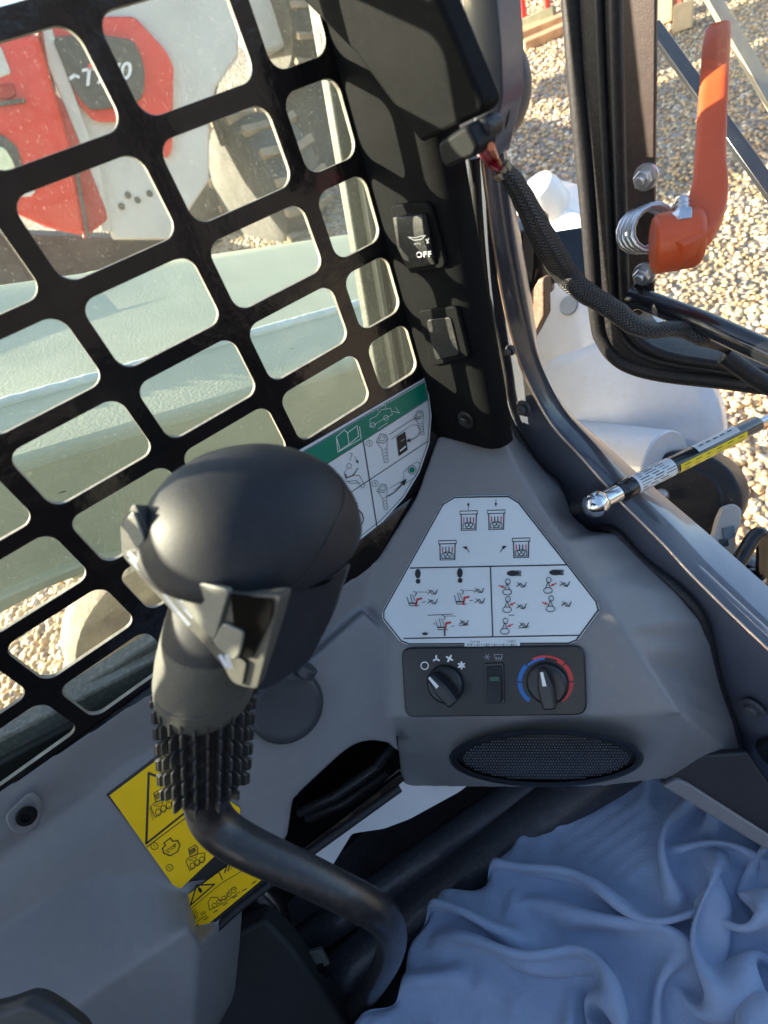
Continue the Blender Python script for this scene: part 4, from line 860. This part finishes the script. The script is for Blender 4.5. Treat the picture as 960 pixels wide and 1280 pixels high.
u16 = mth('MULTIPLY', sx.outputs[0], v2=9.0); fu = mth('FRACT', u16); tri = mth('ABSOLUTE', mth('SUBTRACT', fu, v2=.5))
vv = mth('MULTIPLY', sx.outputs[1], v2=340.0); ph = mth('ADD', vv, mth('MULTIPLY', tri, v2=2.2)); sn = mth('SINE', mth('MULTIPLY', ph, v2=2 * pi))
edge = mth('MULTIPLY', tri, v2=2.0); ht = mth('ADD', mth('MULTIPLY', sn, v2=.5), edge)
cr = n.new('ShaderNodeValToRGB'); cr.color_ramp.elements[0].color = (.006, .006, .007, 1); cr.color_ramp.elements[1].color = (.085, .082, .080, 1); cr.color_ramp.elements[0].position = .1; l.new(mth('MULTIPLY', mth('ADD', sn, v2=1.0), v2=.5), cr.inputs[0])
l.new(cr.outputs[0], b.inputs['Base Color']); b.inputs['Roughness'].default_value = .5
bp = n.new('ShaderNodeBump'); bp.inputs['Strength'].default_value = .9; bp.inputs['Distance'].default_value = .0008; l.new(ht, bp.inputs['Height']); l.new(bp.outputs[0], b.inputs['Normal'])
q = MB(); q.tube(cp, rads, 28); q.build('braided_sleeve', braid, har, ang=80)
# frayed end ring
q = MB(); c = cp[0]; t = (cp[0] - cp[3]).normalized(); e1 = t.orthogonal().normalized(); e2 = t.cross(e1)
for k in range(26):
    a = 2 * pi * k / 26 + random.uniform(-.1, .1); rr = .0052 + random.uniform(-.0008, .001); p0 = c + (e1 * cos(a) + e2 * sin(a)) * rr
    q.tube([p0 - t * .003, p0 + t * random.uniform(.0006, .002) + (e1 * cos(a) + e2 * sin(a)) * random.uniform(0, .0012)], [.0009, .0011], 6)
q.build('frayed_end', mat('frayed_thread', (.36, .30, .20), .8), har)
q = MB(); q.lathe(c - t * .001, t, [(0, .0045), (.0012, .0042)], 16); q.build('sleeve_opening', INK, har)
for k, (a, b_, cc) in enumerate([((601, 186), (607, 205), (.42, .02, .05)), ((606, 184), (613, 203), (.42, .02, .05)), ((614, 183), (620, 200), (.55, .16, .06))]):
    q = MB(); q.tube(smoothpath([PP(*a, .018), PD(b_[0], b_[1] - 4, .350), PD(626, 214 - k * 2, .350)], 6), .0019, 10)
    q.build('wire', mat('wire_%s' % ('crimson', 'ruby', 'copper')[k], cc, .35), har)

# ================================================================== GAS STRUT
st = thing('gas_strut', 'black gas strut with silver ball end and white and yellow labels', 'gas strut', PY(745, 630, FY))
s0 = PD(745, 630, .452); s1_ = PD(945, 530, .478); ax = (s1_ - s0).normalized(); sl_ = (s1_ - s0).length
sx1 = -RF; sx1 = (sx1 - ax * sx1.dot(ax)).normalized(); sx2 = ax.cross(sx1)
q = MB(); q.lathe(s0, ax, [(-.0125, .001), (-.0115, .005), (-.008, .0095), (-.002, .0120), (.003, .0118), (.008, .0095), (.009, .0080), (.024, .0080), (.0255, .0075)], 32); q.build('ball_socket', CHROME, st)
q = MB(); q.tube([s0 + RF * .004, s0 + RF * .02 + RD * .004 - RR * .012], .006, 14); q.build('ball_stud', RUBBER, st)
q = MB(); q.lathe(s0, ax, [(.024, .0085), (.026, .0095), (.036, .0098), (.037, .0086), (sl_ - .002, .0080), (sl_ + .001, .007)], 36); q.build('strut_tube', mat('strut_black', (.013, .013, .016), .2, coat=.5, var=.1), st)
q = MB(); q.lathe(s0, ax, [(sl_, .0035), (sl_ + .2, .0035)], 14); q.build('piston_rod', STEEL, st)
def wrap(h0, h1, a0, a1, m_, name, r=.0088):
    q = MB(); n_ = 12; vs = []
    for i in range(n_ + 1):
        a = radians(a0 + (a1 - a0) * i / n_); d = sx1 * cos(a) + sx2 * sin(a); vs += [s0 + ax * h0 + d * r, s0 + ax * h1 + d * r]
    q.add(vs, [[2 * i, 2 * i + 2, 2 * i + 3, 2 * i + 1] for i in range(n_)]); return q.build(name, m_, st)
def sp(h, a, r=.0089): d = sx1 * cos(radians(a)) + sx2 * sin(radians(a)); return s0 + ax * h + d * r
wl = wrap(.040, .080, -95, 95, STICKWHITE, 'white_label')
dbg = sx2.dot(RD)                       # which side is down in the picture
dn_ = 1 if dbg > 0 else -1
yl = wrap(.084, sl_ - .020, 5 * dn_, 88 * dn_, mat('label_yellow', (.80, .62, .02), .35), 'yellow_label'); bl = wrap(.106, sl_ - .026, -75 * dn_, -12 * dn_, STICKWHITE, 'pale_label')
q = MB()
for k in range(9):
    a = -70 + k * 17
    h = .043
    while h < .072:
        ln_ = random.uniform(.003, .012); hw = random.uniform(1.6, 3.2)
        q.add([sp(h, a - hw), sp(h + ln_, a - hw), sp(h + ln_, a + hw), sp(h, a + hw)], [[0, 1, 2, 3]]); h += ln_ + .003
for h in np.arange(.088, sl_ - .028, .012):
    for a in (20, 45, 68): q.add([sp(h, dn_ * a - 2.2), sp(h + random.uniform(.003, .009), dn_ * a - 2.2), sp(h + .006, dn_ * a + 2.2), sp(h, dn_ * a + 2.2)], [[0, 1, 2, 3]])
for h in np.arange(.110, sl_ - .036, .008): q.add([sp(h, dn_ * -45 - 4), sp(h + .005, dn_ * -45 - 4), sp(h + .005, dn_ * -45 + 4), sp(h, dn_ * -45 + 4)], [[0, 1, 2, 3]])
q.build('label_print', INK, st, smooth=False)

# ================================================================== BLUE CLOTH (settled by a small position based cloth solver)
def drape(N=116, W=.80, steps=50, iters=9, squeeze=.83, seed=5):
    rng = np.random.RandomState(seed); g = np.linspace(-.5, .5, N); X, Y = np.meshgrid(g * W, g * W, indexing='ij'); sp_ = W / (N - 1)
    def nz(k, a):
        Z = np.zeros_like(X)
        for _ in range(k):
            f = rng.uniform(6, 34); t = rng.uniform(0, math.pi); Z += np.sin(f * (X * math.cos(t) + Y * math.sin(t)) + rng.uniform(0, 6.28) + 1.5 * np.sin(9 * (X * math.sin(t) - Y * math.cos(t)) + rng.uniform(0, 6)))
        return a * Z / math.sqrt(k)
    P = np.stack([X, Y, .012 + nz(18, .006)], -1); V = np.zeros_like(P)
    def floor_(x, y): return .022 * np.exp(-((x + .05) ** 2 + (y - .05) ** 2) / .008) + .034 * np.exp(-((x - .12) ** 2 / .005 + (y + .02) ** 2 / .02)) + .020 * np.exp(-((x + .08) ** 2 / .012 + (y + .16) ** 2 / .004))
    cons = []
    for (a, b_), st in (((1, 0), 1.0), ((0, 1), 1.0), ((1, 1), .5), ((1, -1), .5), ((3, 0), .16), ((0, 3), .16), ((6, 0), .03), ((0, 6), .03)):
        L0 = sp_ * math.hypot(a, b_); m_ = max(abs(a), abs(b_))
        for ph in range(2):
            ii = np.arange(N - a); ii = ii[(ii // m_) % 2 == ph] if a else np.arange(N)
            jj = np.arange(max(0, -b_), N - max(0, b_)) if a else np.arange(N - b_)
            if not a: jj = jj[(jj // m_) % 2 == ph]
            I, J = np.meshgrid(ii, jj, indexing='ij'); cons.append(((I * N + J).ravel(), ((I + a) * N + J + b_).ravel(), L0, st))
    # uneven squeeze centres: cloth pushed more towards some lines
    for s_ in range(steps):
        e = 1 - (1 - squeeze) * 1.5 / steps if s_ < steps * .67 else 1.0
        F = P.reshape(-1, 3)
        Q = P + V * .55; Q[..., 2] -= .0008
        th = .35 * np.sin(7 * X + 2) + .3 * np.cos(9 * Y)
        dx, dy = P[..., 0] * (e - 1), P[..., 1] * (e - 1)
        Q[..., 0] += dx * (1.25 + .5 * np.sin(8 * Y + 1)); Q[..., 1] += dy * (.75 + .5 * np.cos(7 * X))
        q = Q.reshape(-1, 3)
        for it in range(iters):
            for (a, b_, L0, st) in cons:
                d = q[b_] - q[a]; L = np.sqrt(np.einsum('ij,ij->i', d, d)) + 1e-9; c = d * (.5 * st * (L - L0) / L)[:, None]
                q[a] += c; q[b_] -= c
            f = floor_(q[:, 0], q[:, 1]); low = q[:, 2] < f; q[:, 2] = np.where(low, f, q[:, 2])
            q[low, :2] = q[low, :2] * .3 + (P.reshape(-1, 3)[low, :2] + 0) * .7 if s_ > steps * .67 else q[low, :2]
            q[:, 2] = np.minimum(q[:, 2], f + .05)
        V = Q - P; P = Q
    return P
CP3 = drape(); NG = CP3.shape[0]
ca_, sa_ = cos(radians(-8)), sin(radians(-8)); cv = []
for i in range(NG):
    for j in range(NG):
        x, y, z = CP3[i, j]; x, y = x * 1.0 - .015, y * 1.0 + .125
        px_ = x * ca_ - y * sa_; py_ = x * sa_ + y * ca_; xl = -.205 + .10 * max(0, -py_ - .02) + .012 * sin(py_ * 40) + .006 * sin(py_ * 97)
        if px_ < xl: z -= (xl - px_) * 1.3; px_ = xl - (xl - px_) * .12
        cv.append((px_, py_, 1.066 + z))
cf = [[i * NG + j, i * NG + j + 1, (i + 1) * NG + j + 1, (i + 1) * NG + j] for i in range(NG - 1) for j in range(NG - 1)]
q = MB(); q.v = cv; q.f = cf; q.m = [0] * len(cf); q.uv = [None] * len(cf)
cl_ = q.build('blue_cloth', mat('blue_cotton', (.27, .35, .50), .85, var=.10, vscale=22, bump=.9, bscale=330, sheen=.25, spec=.2), None, ang=180)
x_ = cl_.modifiers.new('u', 'SUBSURF'); x_.levels = x_.render_levels = 1
tag(cl_, 'crumpled light blue cloth bunched up in the footwell below the console', 'cloth')

# ================================================================== LIFT ARM outside the side window
arm = thing('lift_arm', 'pale white painted steel lift arm sloping past the side window with a long weld bead', 'lift arm', (-.75, 0, gz(-.75, 0)))
def armline(px, x): return [PX(u, v, x) for u, v in px]
top = armline([(-200, 420), (0, 355), (100, 325), (300, 300), (480, 288), (560, 284)], -1.30)
t2 = armline([(-200, 520), (0, 425), (100, 395), (240, 352), (400, 322), (520, 306)], -1.08)
weld = armline([(-200, 590), (0, 506), (120, 470), (240, 438), (360, 402), (480, 372), (560, 350)], -.76)
crs = armline([(-200, 640), (25, 575), (190, 532), (360, 480), (480, 440), (560, 412)], -.62)  # fold shaped along the shadow edge, in place of a cast shadow
bot = armline([(-200, 860), (0, 765), (90, 728), (180, 692), (330, 622), (480, 545), (560, 500)], -.615)
def fitline(L, ys):     # points on a straight run extended to given y values
    a, b_ = L[1], L[-2]
    return [a.lerp(b_, (y - a.y) / (b_.y - a.y)) for y in ys]
YS = [-1.6, -.6, -.2, .1, .4, .75]
rows_ = [fitline(L, [-1.6, -.6, -.2, .1, .35, ye_]) for L, ye_ in ((top, .86), (t2, .76), (weld, .60), (crs, .50), (bot, .47))]
back_ = [p + Vector((-.12, 0, -.06)) for p in rows_[0]]; botb = [p + Vector((-.60, 0, 0)) for p in rows_[4]]
allr = [botb, back_, [p + Vector((.0, 0, .0)) for p in rows_[0]], [rows_[0][k].lerp(rows_[1][k], .45) + Vector((0, 0, .010)) for k in range(6)], rows_[1], rows_[2], rows_[3], rows_[4]]
q = MB(); vs = [p for r in allr for p in r]; nr = len(allr)
q.add(vs, [[r * 6 + k, r * 6 + k + 1, ((r + 1) % nr) * 6 + k + 1, ((r + 1) % nr) * 6 + k] for r in range(nr) for k in range(5)] + [[r * 6 for r in range(nr)], [r * 6 + 5 for r in range(nr)][::-1]])
q.build('arm_beam', ARMPAINT, arm, bevel=.012, bseg=3, ang=30)
# weld bead with ripples, proud of the plate
wp = []; a, b_ = rows_[2][0], rows_[2][-1]; NW = 900
q = MB(); pts = [a.lerp(b_, k / NW) + Vector((.0, 0, -.001)) for k in range(NW + 1)]
q.tube(pts, [.0085 + .0012 * noise.noise(Vector((k * .17, 0, 0))) for k in range(NW + 1)], 10); q.build('weld_bead', mat('painted_weld', (.66, .72, .64), .40, coat=.15, var=.1, bump=.5, bscale=200), arm, ang=80)
# unseen plate added behind the arm to shade the front guard
q = MB(); q.prism([(-1.20, -.3, 1.12), (-1.20, 1.02, .72), (-1.20, 1.02, 1.22), (-1.20, .75, 1.40), (-1.20, -.3, 1.62)], (-.04, 0, 0)); q.build('shade_web', ARMPAINT, arm, bevel=.004)
rg = random.Random(4); q = MB()
for k in range(26):
    r_, t_, u_ = rg.choice((1, 2, 3)), rg.uniform(.32, .95), rg.uniform(.1, .9); p = (rows_[r_][0].lerp(rows_[r_][-1], t_)).lerp(rows_[r_ + 1][0].lerp(rows_[r_ + 1][-1], t_), u_) + Vector((.001, 0, .0012)); d1 = (rows_[r_][-1] - rows_[r_][0]).normalized(); d2 = (rows_[r_ + 1][2] - rows_[r_][2]).normalized(); sz = rg.uniform(.001, .005)
    q.add([p + d1 * sz * rg.uniform(.8, 2.5) * cos(a) + d2 * sz * .35 * sin(a) for a in (0, 1, 2.2, 3.1, 4.2, 5.3)], [[0, 1, 2, 3, 4, 5]])
o = q.build('paint_chips', DARK, arm, smooth=False); o['kind'] = 'stuff'
# lower fender/step seen under the arm
q = MB(); q.prism([PX(*p, -.60) for p in [(-60, 790), (0, 748), (60, 722), (110, 702), (180, 690), (120, 740), (40, 800), (-60, 850)]][:5] + [PX(*p, -.60) for p in [(60, 735), (0, 768), (-60, 800)]], (-.02, 0, 0)); q.build('arm_lower_flange', ARMPAINT, arm, bevel=.003)
q = MB(); c = PX(476, 446, -.60); q.lathe(c, (1, 0, 0), [(0, .016), (.01, .016), (.014, .012)], 24); q.build('stop_pad', RUBBER, arm)

# dusty tyre edge under the arm
ty = MB(); c = PG(175, 800) + Vector((.05, .12, .0)); ty_o = thing('dusty_wheel', 'dusty sand coloured tyre edge showing below the window beside the pebbles', 'tyre', c)
def tyre(parent, c, axis, R, W, m_, lug=None, nl=22):
    axis = Vector(axis).normalized(); q = MB(); q.lathe(c, axis, [(-W / 2, R * .55), (-W / 2, R * .86), (-W * .42, R * .95), (-W * .2, R), (W * .2, R), (W * .42, R * .95), (W / 2, R * .86), (W / 2, R * .55)], 48); q.build('tyre_carcass', m_, parent)
    if lug:
        e1 = axis.orthogonal().normalized(); e2 = axis.cross(e1)
        for k in range(nl):
            a = 2 * pi * k / nl; d = e1 * cos(a) + e2 * sin(a); t = axis.cross(d)
            for sgn in (-1, 1):
                q = MB(); q.box(c + d * R * .99 + axis * sgn * W * .26 + t * (R * .06 if sgn > 0 else 0), axis * W * .22 + t * sgn * R * .03, t * R * .055, d * R * .05); q.build('tread_lug', lug, parent, bevel=.004)
SAND = mat('sandy_dust_rubber', (.25, .205, .145), .9, var=.35, vscale=9, bump=.9, bscale=45, dust=.3)
tyre(ty_o, PG(150, 790) + Vector((.10, .20, -.05)), (1, .1, 0), .42, .28, SAND)

# ================================================================== NEIGHBOUR LOADER (red and white)
mq = PD(140, 160, 3.1); mnv = (CAM - mq).normalized(); mnv = Vector((mnv.x, mnv.y, 0)).normalized(); 
def PN(u, v, back_d=0): return PL(u, v, mq - mnv * back_d, mnv)
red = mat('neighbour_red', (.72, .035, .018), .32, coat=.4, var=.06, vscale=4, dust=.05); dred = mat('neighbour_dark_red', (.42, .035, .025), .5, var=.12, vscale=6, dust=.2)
wht = mat('neighbour_white', (.60, .59, .55), .45, var=.10, vscale=3, bump=.2, bscale=40, dust=.15); dgr = mat('neighbour_grey', (.09, .085, .075), .6, var=.25, vscale=6, dust=.3)
nb = thing('neighbour_loader', 'red and white compact loader with T770 badge parked beyond the side window', 'loader', PG(150, 330))
def npl(name, pts, bd, th, m_, bev=.01, r=0):
    P = [PN(*p, bd) for p in pts]; P = rounded(P, r) if r else P
    q = MB(); q.prism(P, -mnv * th); return q.build(name, m_, nb, bevel=bev, bseg=3)
npl('rear_upright', [(60, -80), (300, -80), (300, 30), (298, 70), (270, 110), (262, 150), (262, 225), (212, 300), (140, 300), (108, 190), (62, 60)], .1, .5, wht, .02)
npl('badge_surround', [(58, 20), (168, 20), (207, 62), (217, 82), (215, 190), (206, 200), (190, 152), (118, 152), (96, 128), (70, 64)], .06, .05, red, .012, .03)
npl('badge_inset', [(64, 46), (120, 42), (168, 50), (181, 84), (180, 118), (166, 132), (112, 138), (95, 118)], .02, .05, mat('badge_charcoal', (.10, .095, .085), .6, var=.15), .008, .04)
pr = Print(lambda u, v: PN(u, v, .018), mnv); pr.n = mnv
P_old = pr.P; pr.P = lambda u, v: PN(u, v, .015)
pr.text('T770', (131, 94), 22, WHITEINK, 9, shear=.25, bold=.02); pr.fill([(110, 80), (124, 78), (124, 86), (110, 88)], red); pr.line([(88, 98), (93, 94), (98, 96)], .015, WHITEINK)
pr.build('model_badge', nb)
npl('white_post', [(50, 30), (62, 28), (125, 210), (140, 290), (128, 290), (104, 190), (58, 80)], .04, .2, wht, .01)
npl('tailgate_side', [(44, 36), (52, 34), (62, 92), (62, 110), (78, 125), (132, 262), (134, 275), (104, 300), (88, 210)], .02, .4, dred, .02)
npl('tailgate', [(-80, 48), (46, 38), (92, 205), (108, 296), (60, 286), (20, 268), (-80, 230)], -.04, .4, red, .03, .05)
npl('lamp_recess', [(-30, 165), (2, 168), (20, 182), (28, 205), (18, 225), (-30, 235)], -.055, .02, dgr, .004, .02)
npl('work_lamp', [(-20, 180), (5, 184), (15, 200), (20, 213), (5, 222), (-20, 222)], -.075, .04, mat('lamp_lens', (.78, .82, .55), .25), .006, .02)
npl('tail_lamp', [(22, 236), (40, 232), (44, 240), (38, 246), (24, 246)], -.06, .03, mat('lens_clear', (.75, .70, .65), .2), .006, .01)
npl('tailgate_pocket', [(-40, 48), (0, 56), (14, 92), (-4, 98), (-40, 80)], -.055, .02, wht, .006, .02)
npl('hinge_block', [(-6, 106), (16, 104), (20, 118), (12, 124), (-6, 122)], -.06, .05, dred, .008, .01)
for p in ((160, 244), (172, 250), (187, 242), (152, 258)): 
    q = MB(); q.lathe(PN(*p, .095), mnv, [(0, .02), (.01, .018)], 12); q.build('bolt_head', dgr, nb)
npl('boom', [(246, -60), (420, -60), (400, 40), (330, 70), (300, 40), (262, 10)], .7, .3, wht, .03, .1)
npl('chassis', [(205, 170), (420, 90), (460, 300), (180, 360)], 1.1, .5, dgr, .03)
npl('underframe', [(-60, 290), (220, 300), (330, 300), (330, 420), (-60, 420)], .9, .5, mat('undercarriage_dark', (.05, .05, .05), .8), .02)
TYR = mat('dusty_tyre', (.10, .095, .085), .85, var=.25, vscale=8, bump=.4, bscale=60, dust=.3)
LUG = mat('dusty_lug', (.30, .24, .17), .9, var=.2, vscale=8, bump=.4, bscale=60)
tyre(nb, PN(335, 235, .62), mnv * .35 + mnv.cross(Vector((0, 0, 1))) * .9, .50, .46, TYR, LUG, 16)
npl('seam', [(92, 205), (96, 204), (112, 296), (108, 297)], -.05, .02, dgr, .002)
npl('grab_handle', [(-10, 128), (30, 122), (32, 128), (-8, 134)], -.08, .03, dgr, .006)
q = MB(); q.tube([PN(262, 40, .4), PN(272, 80, .35), PN(262, 130, .4), PN(280, 180, .5)], .03, 12); q.build('hydraulic_hose', dgr, nb)
tyre(nb, PN(352, 20, .9), mnv * .35 + mnv.cross(Vector((0, 0, 1))) * .9, .36, .34, TYR, LUG, 14)

# ================================================================== FRONT ATTACHMENT seen through the door opening
fr = thing('front_coupler', 'white steel coupler frame and round boss in front of the cab door opening', 'coupler', PG(760, 520))
fq = Vector((-.75, 1.05, 1.0)); fnv = Vector((.35, -.80, .48)).normalized(); fq = PD(750, 470, 1.05)
def PF(u, v, bd=0): return PL(u, v, fq - fnv * bd, fnv)
q = MB(); left_ = [(635, 300), (650, 345), (655, 400), (648, 440), (650, 480), (668, 520), (700, 560), (740, 600)]; right_ = [(770, 300), (800, 360), (830, 400), (848, 450), (855, 490), (860, 530), (856, 570), (846, 620)]
LL = smoothpath([PF(*p) for p in left_], 4); RL_ = smoothpath([PF(*p) for p in right_], 4); NC = 20; vs = []
for a, b_ in zip(LL, RL_):
    for k in range(NC + 1): t = k / NC; vs.append(a.lerp(b_, t) + fnv * (.10 * sin(pi * min(1, t * 1.0)) * .6))
nl_ = len(LL); q.add(vs, [[i * (NC + 1) + k, i * (NC + 1) + k + 1, (i + 1) * (NC + 1) + k + 1, (i + 1) * (NC + 1) + k] for i in range(nl_ - 1) for k in range(NC)])
o = q.build('curved_guard', WHITEPAINT, fr, ang=80); md = o.modifiers.new('s', 'SOLIDIFY'); md.thickness = .02
q = MB(); q.prism(rounded([PF(*p, .12) for p in [(600, 250), (640, 232), (668, 240), (712, 262), (760, 290), (760, 400), (620, 400)]], .03), -fnv * .1 + Vector((0, .12, 0))); q.build('upper_cross_plate', mat('bright_white_paint', (.80, .79, .74), .35, coat=.3, var=.04), fr, bevel=.012, bseg=3)
q = MB(); q.lathe(PF(690, 262, .15), Vector((-.1, -.55, .8)), [(0, .046), (.05, .046), (.070, .040), (.080, .024), (.082, .001)], 32); q.build('pivot_knob', MATS['bright_white_paint'], fr)
bc = PF(765, 545, .0); q = MB(); q.lathe(bc, fnv, [(.0, .20), (.05, .196), (.064, .18), (.070, .165), (.072, .001)], 48); q.build('round_boss', WHITEPAINT, fr, bevel=.003)
q = MB(); q.tube([PF(700, 560, -.05), PF(832, 583, -.16)], .062, 32); q.build('cross_tube', WHITEPAINT, fr, bevel=.003)
q = MB(); q.lathe(PF(711, 382, -.06), fnv, [(0, .018), (.006, .016)], 20); q.build('access_hole', mat('hole_grey', (.25, .27, .28), .6), fr)
RUST = mat('rusty_brown_steel', (.16, .10, .065), .6, var=.35, vscale=20, bump=.5, bscale=120, dust=.3)
q = MB(); q.prism([PY(*p, .42) for p in [(643, 350), (655, 380), (672, 350), (679, 348), (680, 395), (670, 415), (660, 432), (655, 452), (645, 400)]], (0, .012, 0)); q.build('hinge_gusset', RUST, cab, bevel=.002)
# door hinge
q = MB(); hc = PD(665, 325, .56); hu = Vector((0, 0, 1)); q.lathe(hc - hu * .035, hu, [(0, .021), (.075, .021), (.079, .018), (.080, .001)], 28); q.build('hinge_barrel', BLACKPAINT, door, bevel=.001)
q = MB(); q.prism([PD(*p, .56) for p in [(668, 292), (745, 280), (745, 345), (690, 345), (676, 352)]], RF * .02); q.build('hinge_leaf', BLACKPAINT, door, bevel=.003)
q = MB(); q.prism([PY(*p, .41) for p in [(636, 285), (652, 290), (652, 384), (640, 362)]], (0, .02, 0)); q.build('hinge_bracket', BLACKPAINT, cab, bevel=.002)

# black hydraulic motor, lever and loop handle beside the coupler
hm = thing('hydraulic_drum', 'black painted drum with a centre bolt beyond the cab sill', 'hydraulic drum', PG(850, 640))
dax = Vector((.25, -.80, .55)).normalized(); dc = PD(850, 628, .86)
q = MB(); q.lathe(dc, dax, [(-.12, .085), (-.02, .088), (-.005, .086), (.0, .080), (.002, .062), (.006, .060), (.008, .001)], 44); q.build('drum_body', mat('drum_black', (.012, .012, .014), .42, bump=.3, bscale=60, spec=.35), hm, bevel=.002)
q = MB(); q.lathe(dc + dax * .006 - RR * .03 - RD * .012, dax, [(0, .012), (.006, .010), (.010, .006), (.0105, .001)], 18); q.build('drum_bolt', mat('worn_bolt', (.40, .34, .32), .35, metal=.7), hm)
q = MB(); q.tube([PD(820, 700, .9), PD(860, 690, .88), PD(930, 720, .88), PD(990, 760, .88)], .045, 20); q.build('drum_hose', BLACKPAINT, hm)
lv = MB(); lv.prism(rounded([PD(*p, .80) for p in [(882, 690), (893, 670), (898, 650), (905, 634), (918, 629), (928, 636), (927, 655), (920, 672), (922, 682), (914, 698), (896, 704), (884, 700)]], .006), RF * .012)
lv = lv.build('coupler_lever', mat('greige_paint', (.36, .34, .31), .5, var=.12, vscale=20, bump=.3, bscale=150, dust=.2), None, bevel=.003, bseg=3); tag(lv, 'grey beige steel locking lever with square hole between drum and loop handle', 'lever')
q = MB(); q.prism([PD(*p, .799) for p in [(903, 660), (917, 657), (918, 670), (905, 676)]], -RF * .002); q.build('lever_hole', mat('hole_blue_grey', (.10, .13, .15), .4), lv)
q = MB(); q.prism([PD(*p, .799) for p in [(899, 674), (909, 673), (910, 682), (900, 684)]], -RF * .002); q.build('lever_slot', INK, lv)
lh = MB(); lh.tube(smoothpath([PD(905, 735, .79), PD(925, 700, .78), PD(942, 672, .78), (PD(952, 668, .78)), PD(955, 690, .80), PD(953, 730, .84), PD(952, 800, .88)], 6), .0105, 16)
lh = lh.build('loop_handle', BLACKPAINT, None); tag(lh, 'black bent rod handle at the right edge above the cab sill', 'handle')
fp = thing('hose_fitting', 'black hydraulic fitting with shiny steel end under the loop handle', 'hose fitting', PG(930, 740))
q = MB(); q.tube([PD(915, 712, .86), PD(945, 728, .84)], .020, 20); q.build('fitting_body', BLACKPAINT, fp)
q = MB(); q.tube([PD(945, 728, .835), PD(955, 732, .825)], .013, 16); q.tube([PD(930, 748, .86), PD(950, 752, .84)], .016, 16); q.build('fitting_end', CHROME, fp)

# ================================================================== FARTHER THINGS
def bx(mb, c, sx_, sy_, sz_, rz=0, tilt=0):
    ax_ = Vector((cos(rz), sin(rz), 0)); ay_ = Vector((-sin(rz), cos(rz), 0)); az_ = Vector((0, 0, 1)); mb.box(c, ax_ * sx_ / 2, ay_ * sy_ / 2, az_ * sz_ / 2)
WOOD = mat('sawn_wood', (.50, .30, .16), .7, var=.25, vscale=12, bump=.4, bscale=90); WOODL = mat('pale_wood', (.68, .50, .28), .7, var=.15, vscale=12)
# red legged stand on block
sd = thing('red_stand', 'red legged metal stand on a weathered block beyond the gravel', 'stand', PG(670, 36))
gp = PG(670, 36)
for u in (655, 685): q = MB(); p = PG(u, 28); q.tube([p, p + Vector((0, 0, .9))], .035, 12); q.build('leg', red, sd)
q = MB(); bx(q, gp + Vector((0, 0, .05)), .36, .2, .12, .6); q.build('block', mat('mossy_block', (.22, .22, .14), .9, var=.2), sd, bevel=.01)
for k, (a, b_, lab) in enumerate([((642, 52), (705, 28), 'long reddish timber plank lying on gravel below the red stand'), ((655, 64), (712, 40), 'shorter timber offcut lying just in front of the long plank')]):
    pa_, pb_ = PG(*a), PG(*b_); d = (pb_ - pa_).normalized(); s_ = d.cross(GN).normalized(); q = MB(); q.box((pa_ + pb_) / 2 + GN * .04, d * (pb_ - pa_).length / 2, s_ * (.10 if k == 0 else .05), GN * .035)
    tag(q.build('timber_plank', WOOD, None, bevel=.005), lab, 'plank')
for k, (u, v, hh_, m_, lab) in enumerate([(829, 30, 1.2, WOODL, 'pale wooden post standing left of the orange handle tip'), (841, 26, 1.2, mat('red_brown_post', (.38, .12, .07), .7), 'red brown post between two pale timbers'), (853, 38, .16, WOODL, 'small pale wooden block on the ground beside the posts')]):
    p = PG(u, v); q = MB(); bx(q, p + Vector((0, 0, hh_ / 2)), .13, .10, hh_, .5); tag(q.build('timber_post' if k < 2 else 'timber_block', m_, None, bevel=.008), lab, 'post' if k < 2 else 'block')
# wheel beyond the pillar
wt = thing('spare_tyre', 'dark rubber tyre edge showing just right of the corner pillar', 'tyre', PG(620, 190))
tyre(wt, PD(600, 118, 1.6), Vector((.62, -.78, .1)), .155, .12, mat('smooth_tyre', (.035, .036, .045), .55, var=.1))
# black bar outside the door glass; tan strip stands in for a glass reflection
for k, (a, b_, lab) in enumerate([((815, 30, .62), (985, 268, .54), 'black diagonal bar running down behind the orange door handle'), ((880, -20, .62), (985, 160, .58), 'tan strip standing in for a reflection across the upper right corner of the door glass')]):
    A0, B0 = PD(*a), PD(*b_); d = (B0 - A0).normalized(); s_ = d.cross(RF).normalized(); q = MB(); q.box((A0 + B0) / 2, d * (B0 - A0).length / 2, s_ * .0085, RF * .003)
    tag(q.build('bar_and_reflection', mat('strip_gloss_%s' % ('jet', 'tan')[k], ((.02, .02, .022), (.33, .27, .18))[k], .2, coat=.5), None, bevel=.001), lab, 'bar')
# long shed wall far off, closes the yard
wl_ = MB(); wl_.prism([(-26, 12, 5), (-26.2, 40, 9), (-26.2, 40, 14), (-26, 12, 11)], (-.3, 0, 0)); tag(wl_.build('yard_shed', mat('shed_cladding', (.35, .34, .30), .7, var=.1, vscale=2), None), 'pale far shed wall closing the yard', 'shed')

q = MB(); q.prism([(9, -14, -6), (9, 16, -6), (9, 16, 4), (9, -14, 4)], (.4, 0, 0)); tag(q.build('reflection_blocker', mat('blocker_boards', (.075, .075, .08), .8, var=.3, vscale=3, bump=.5, bscale=8), None), 'unseen added dark barn wall on the other side of the yard', 'blocker')  # unseen wall added to darken what the glass and black paint reflect
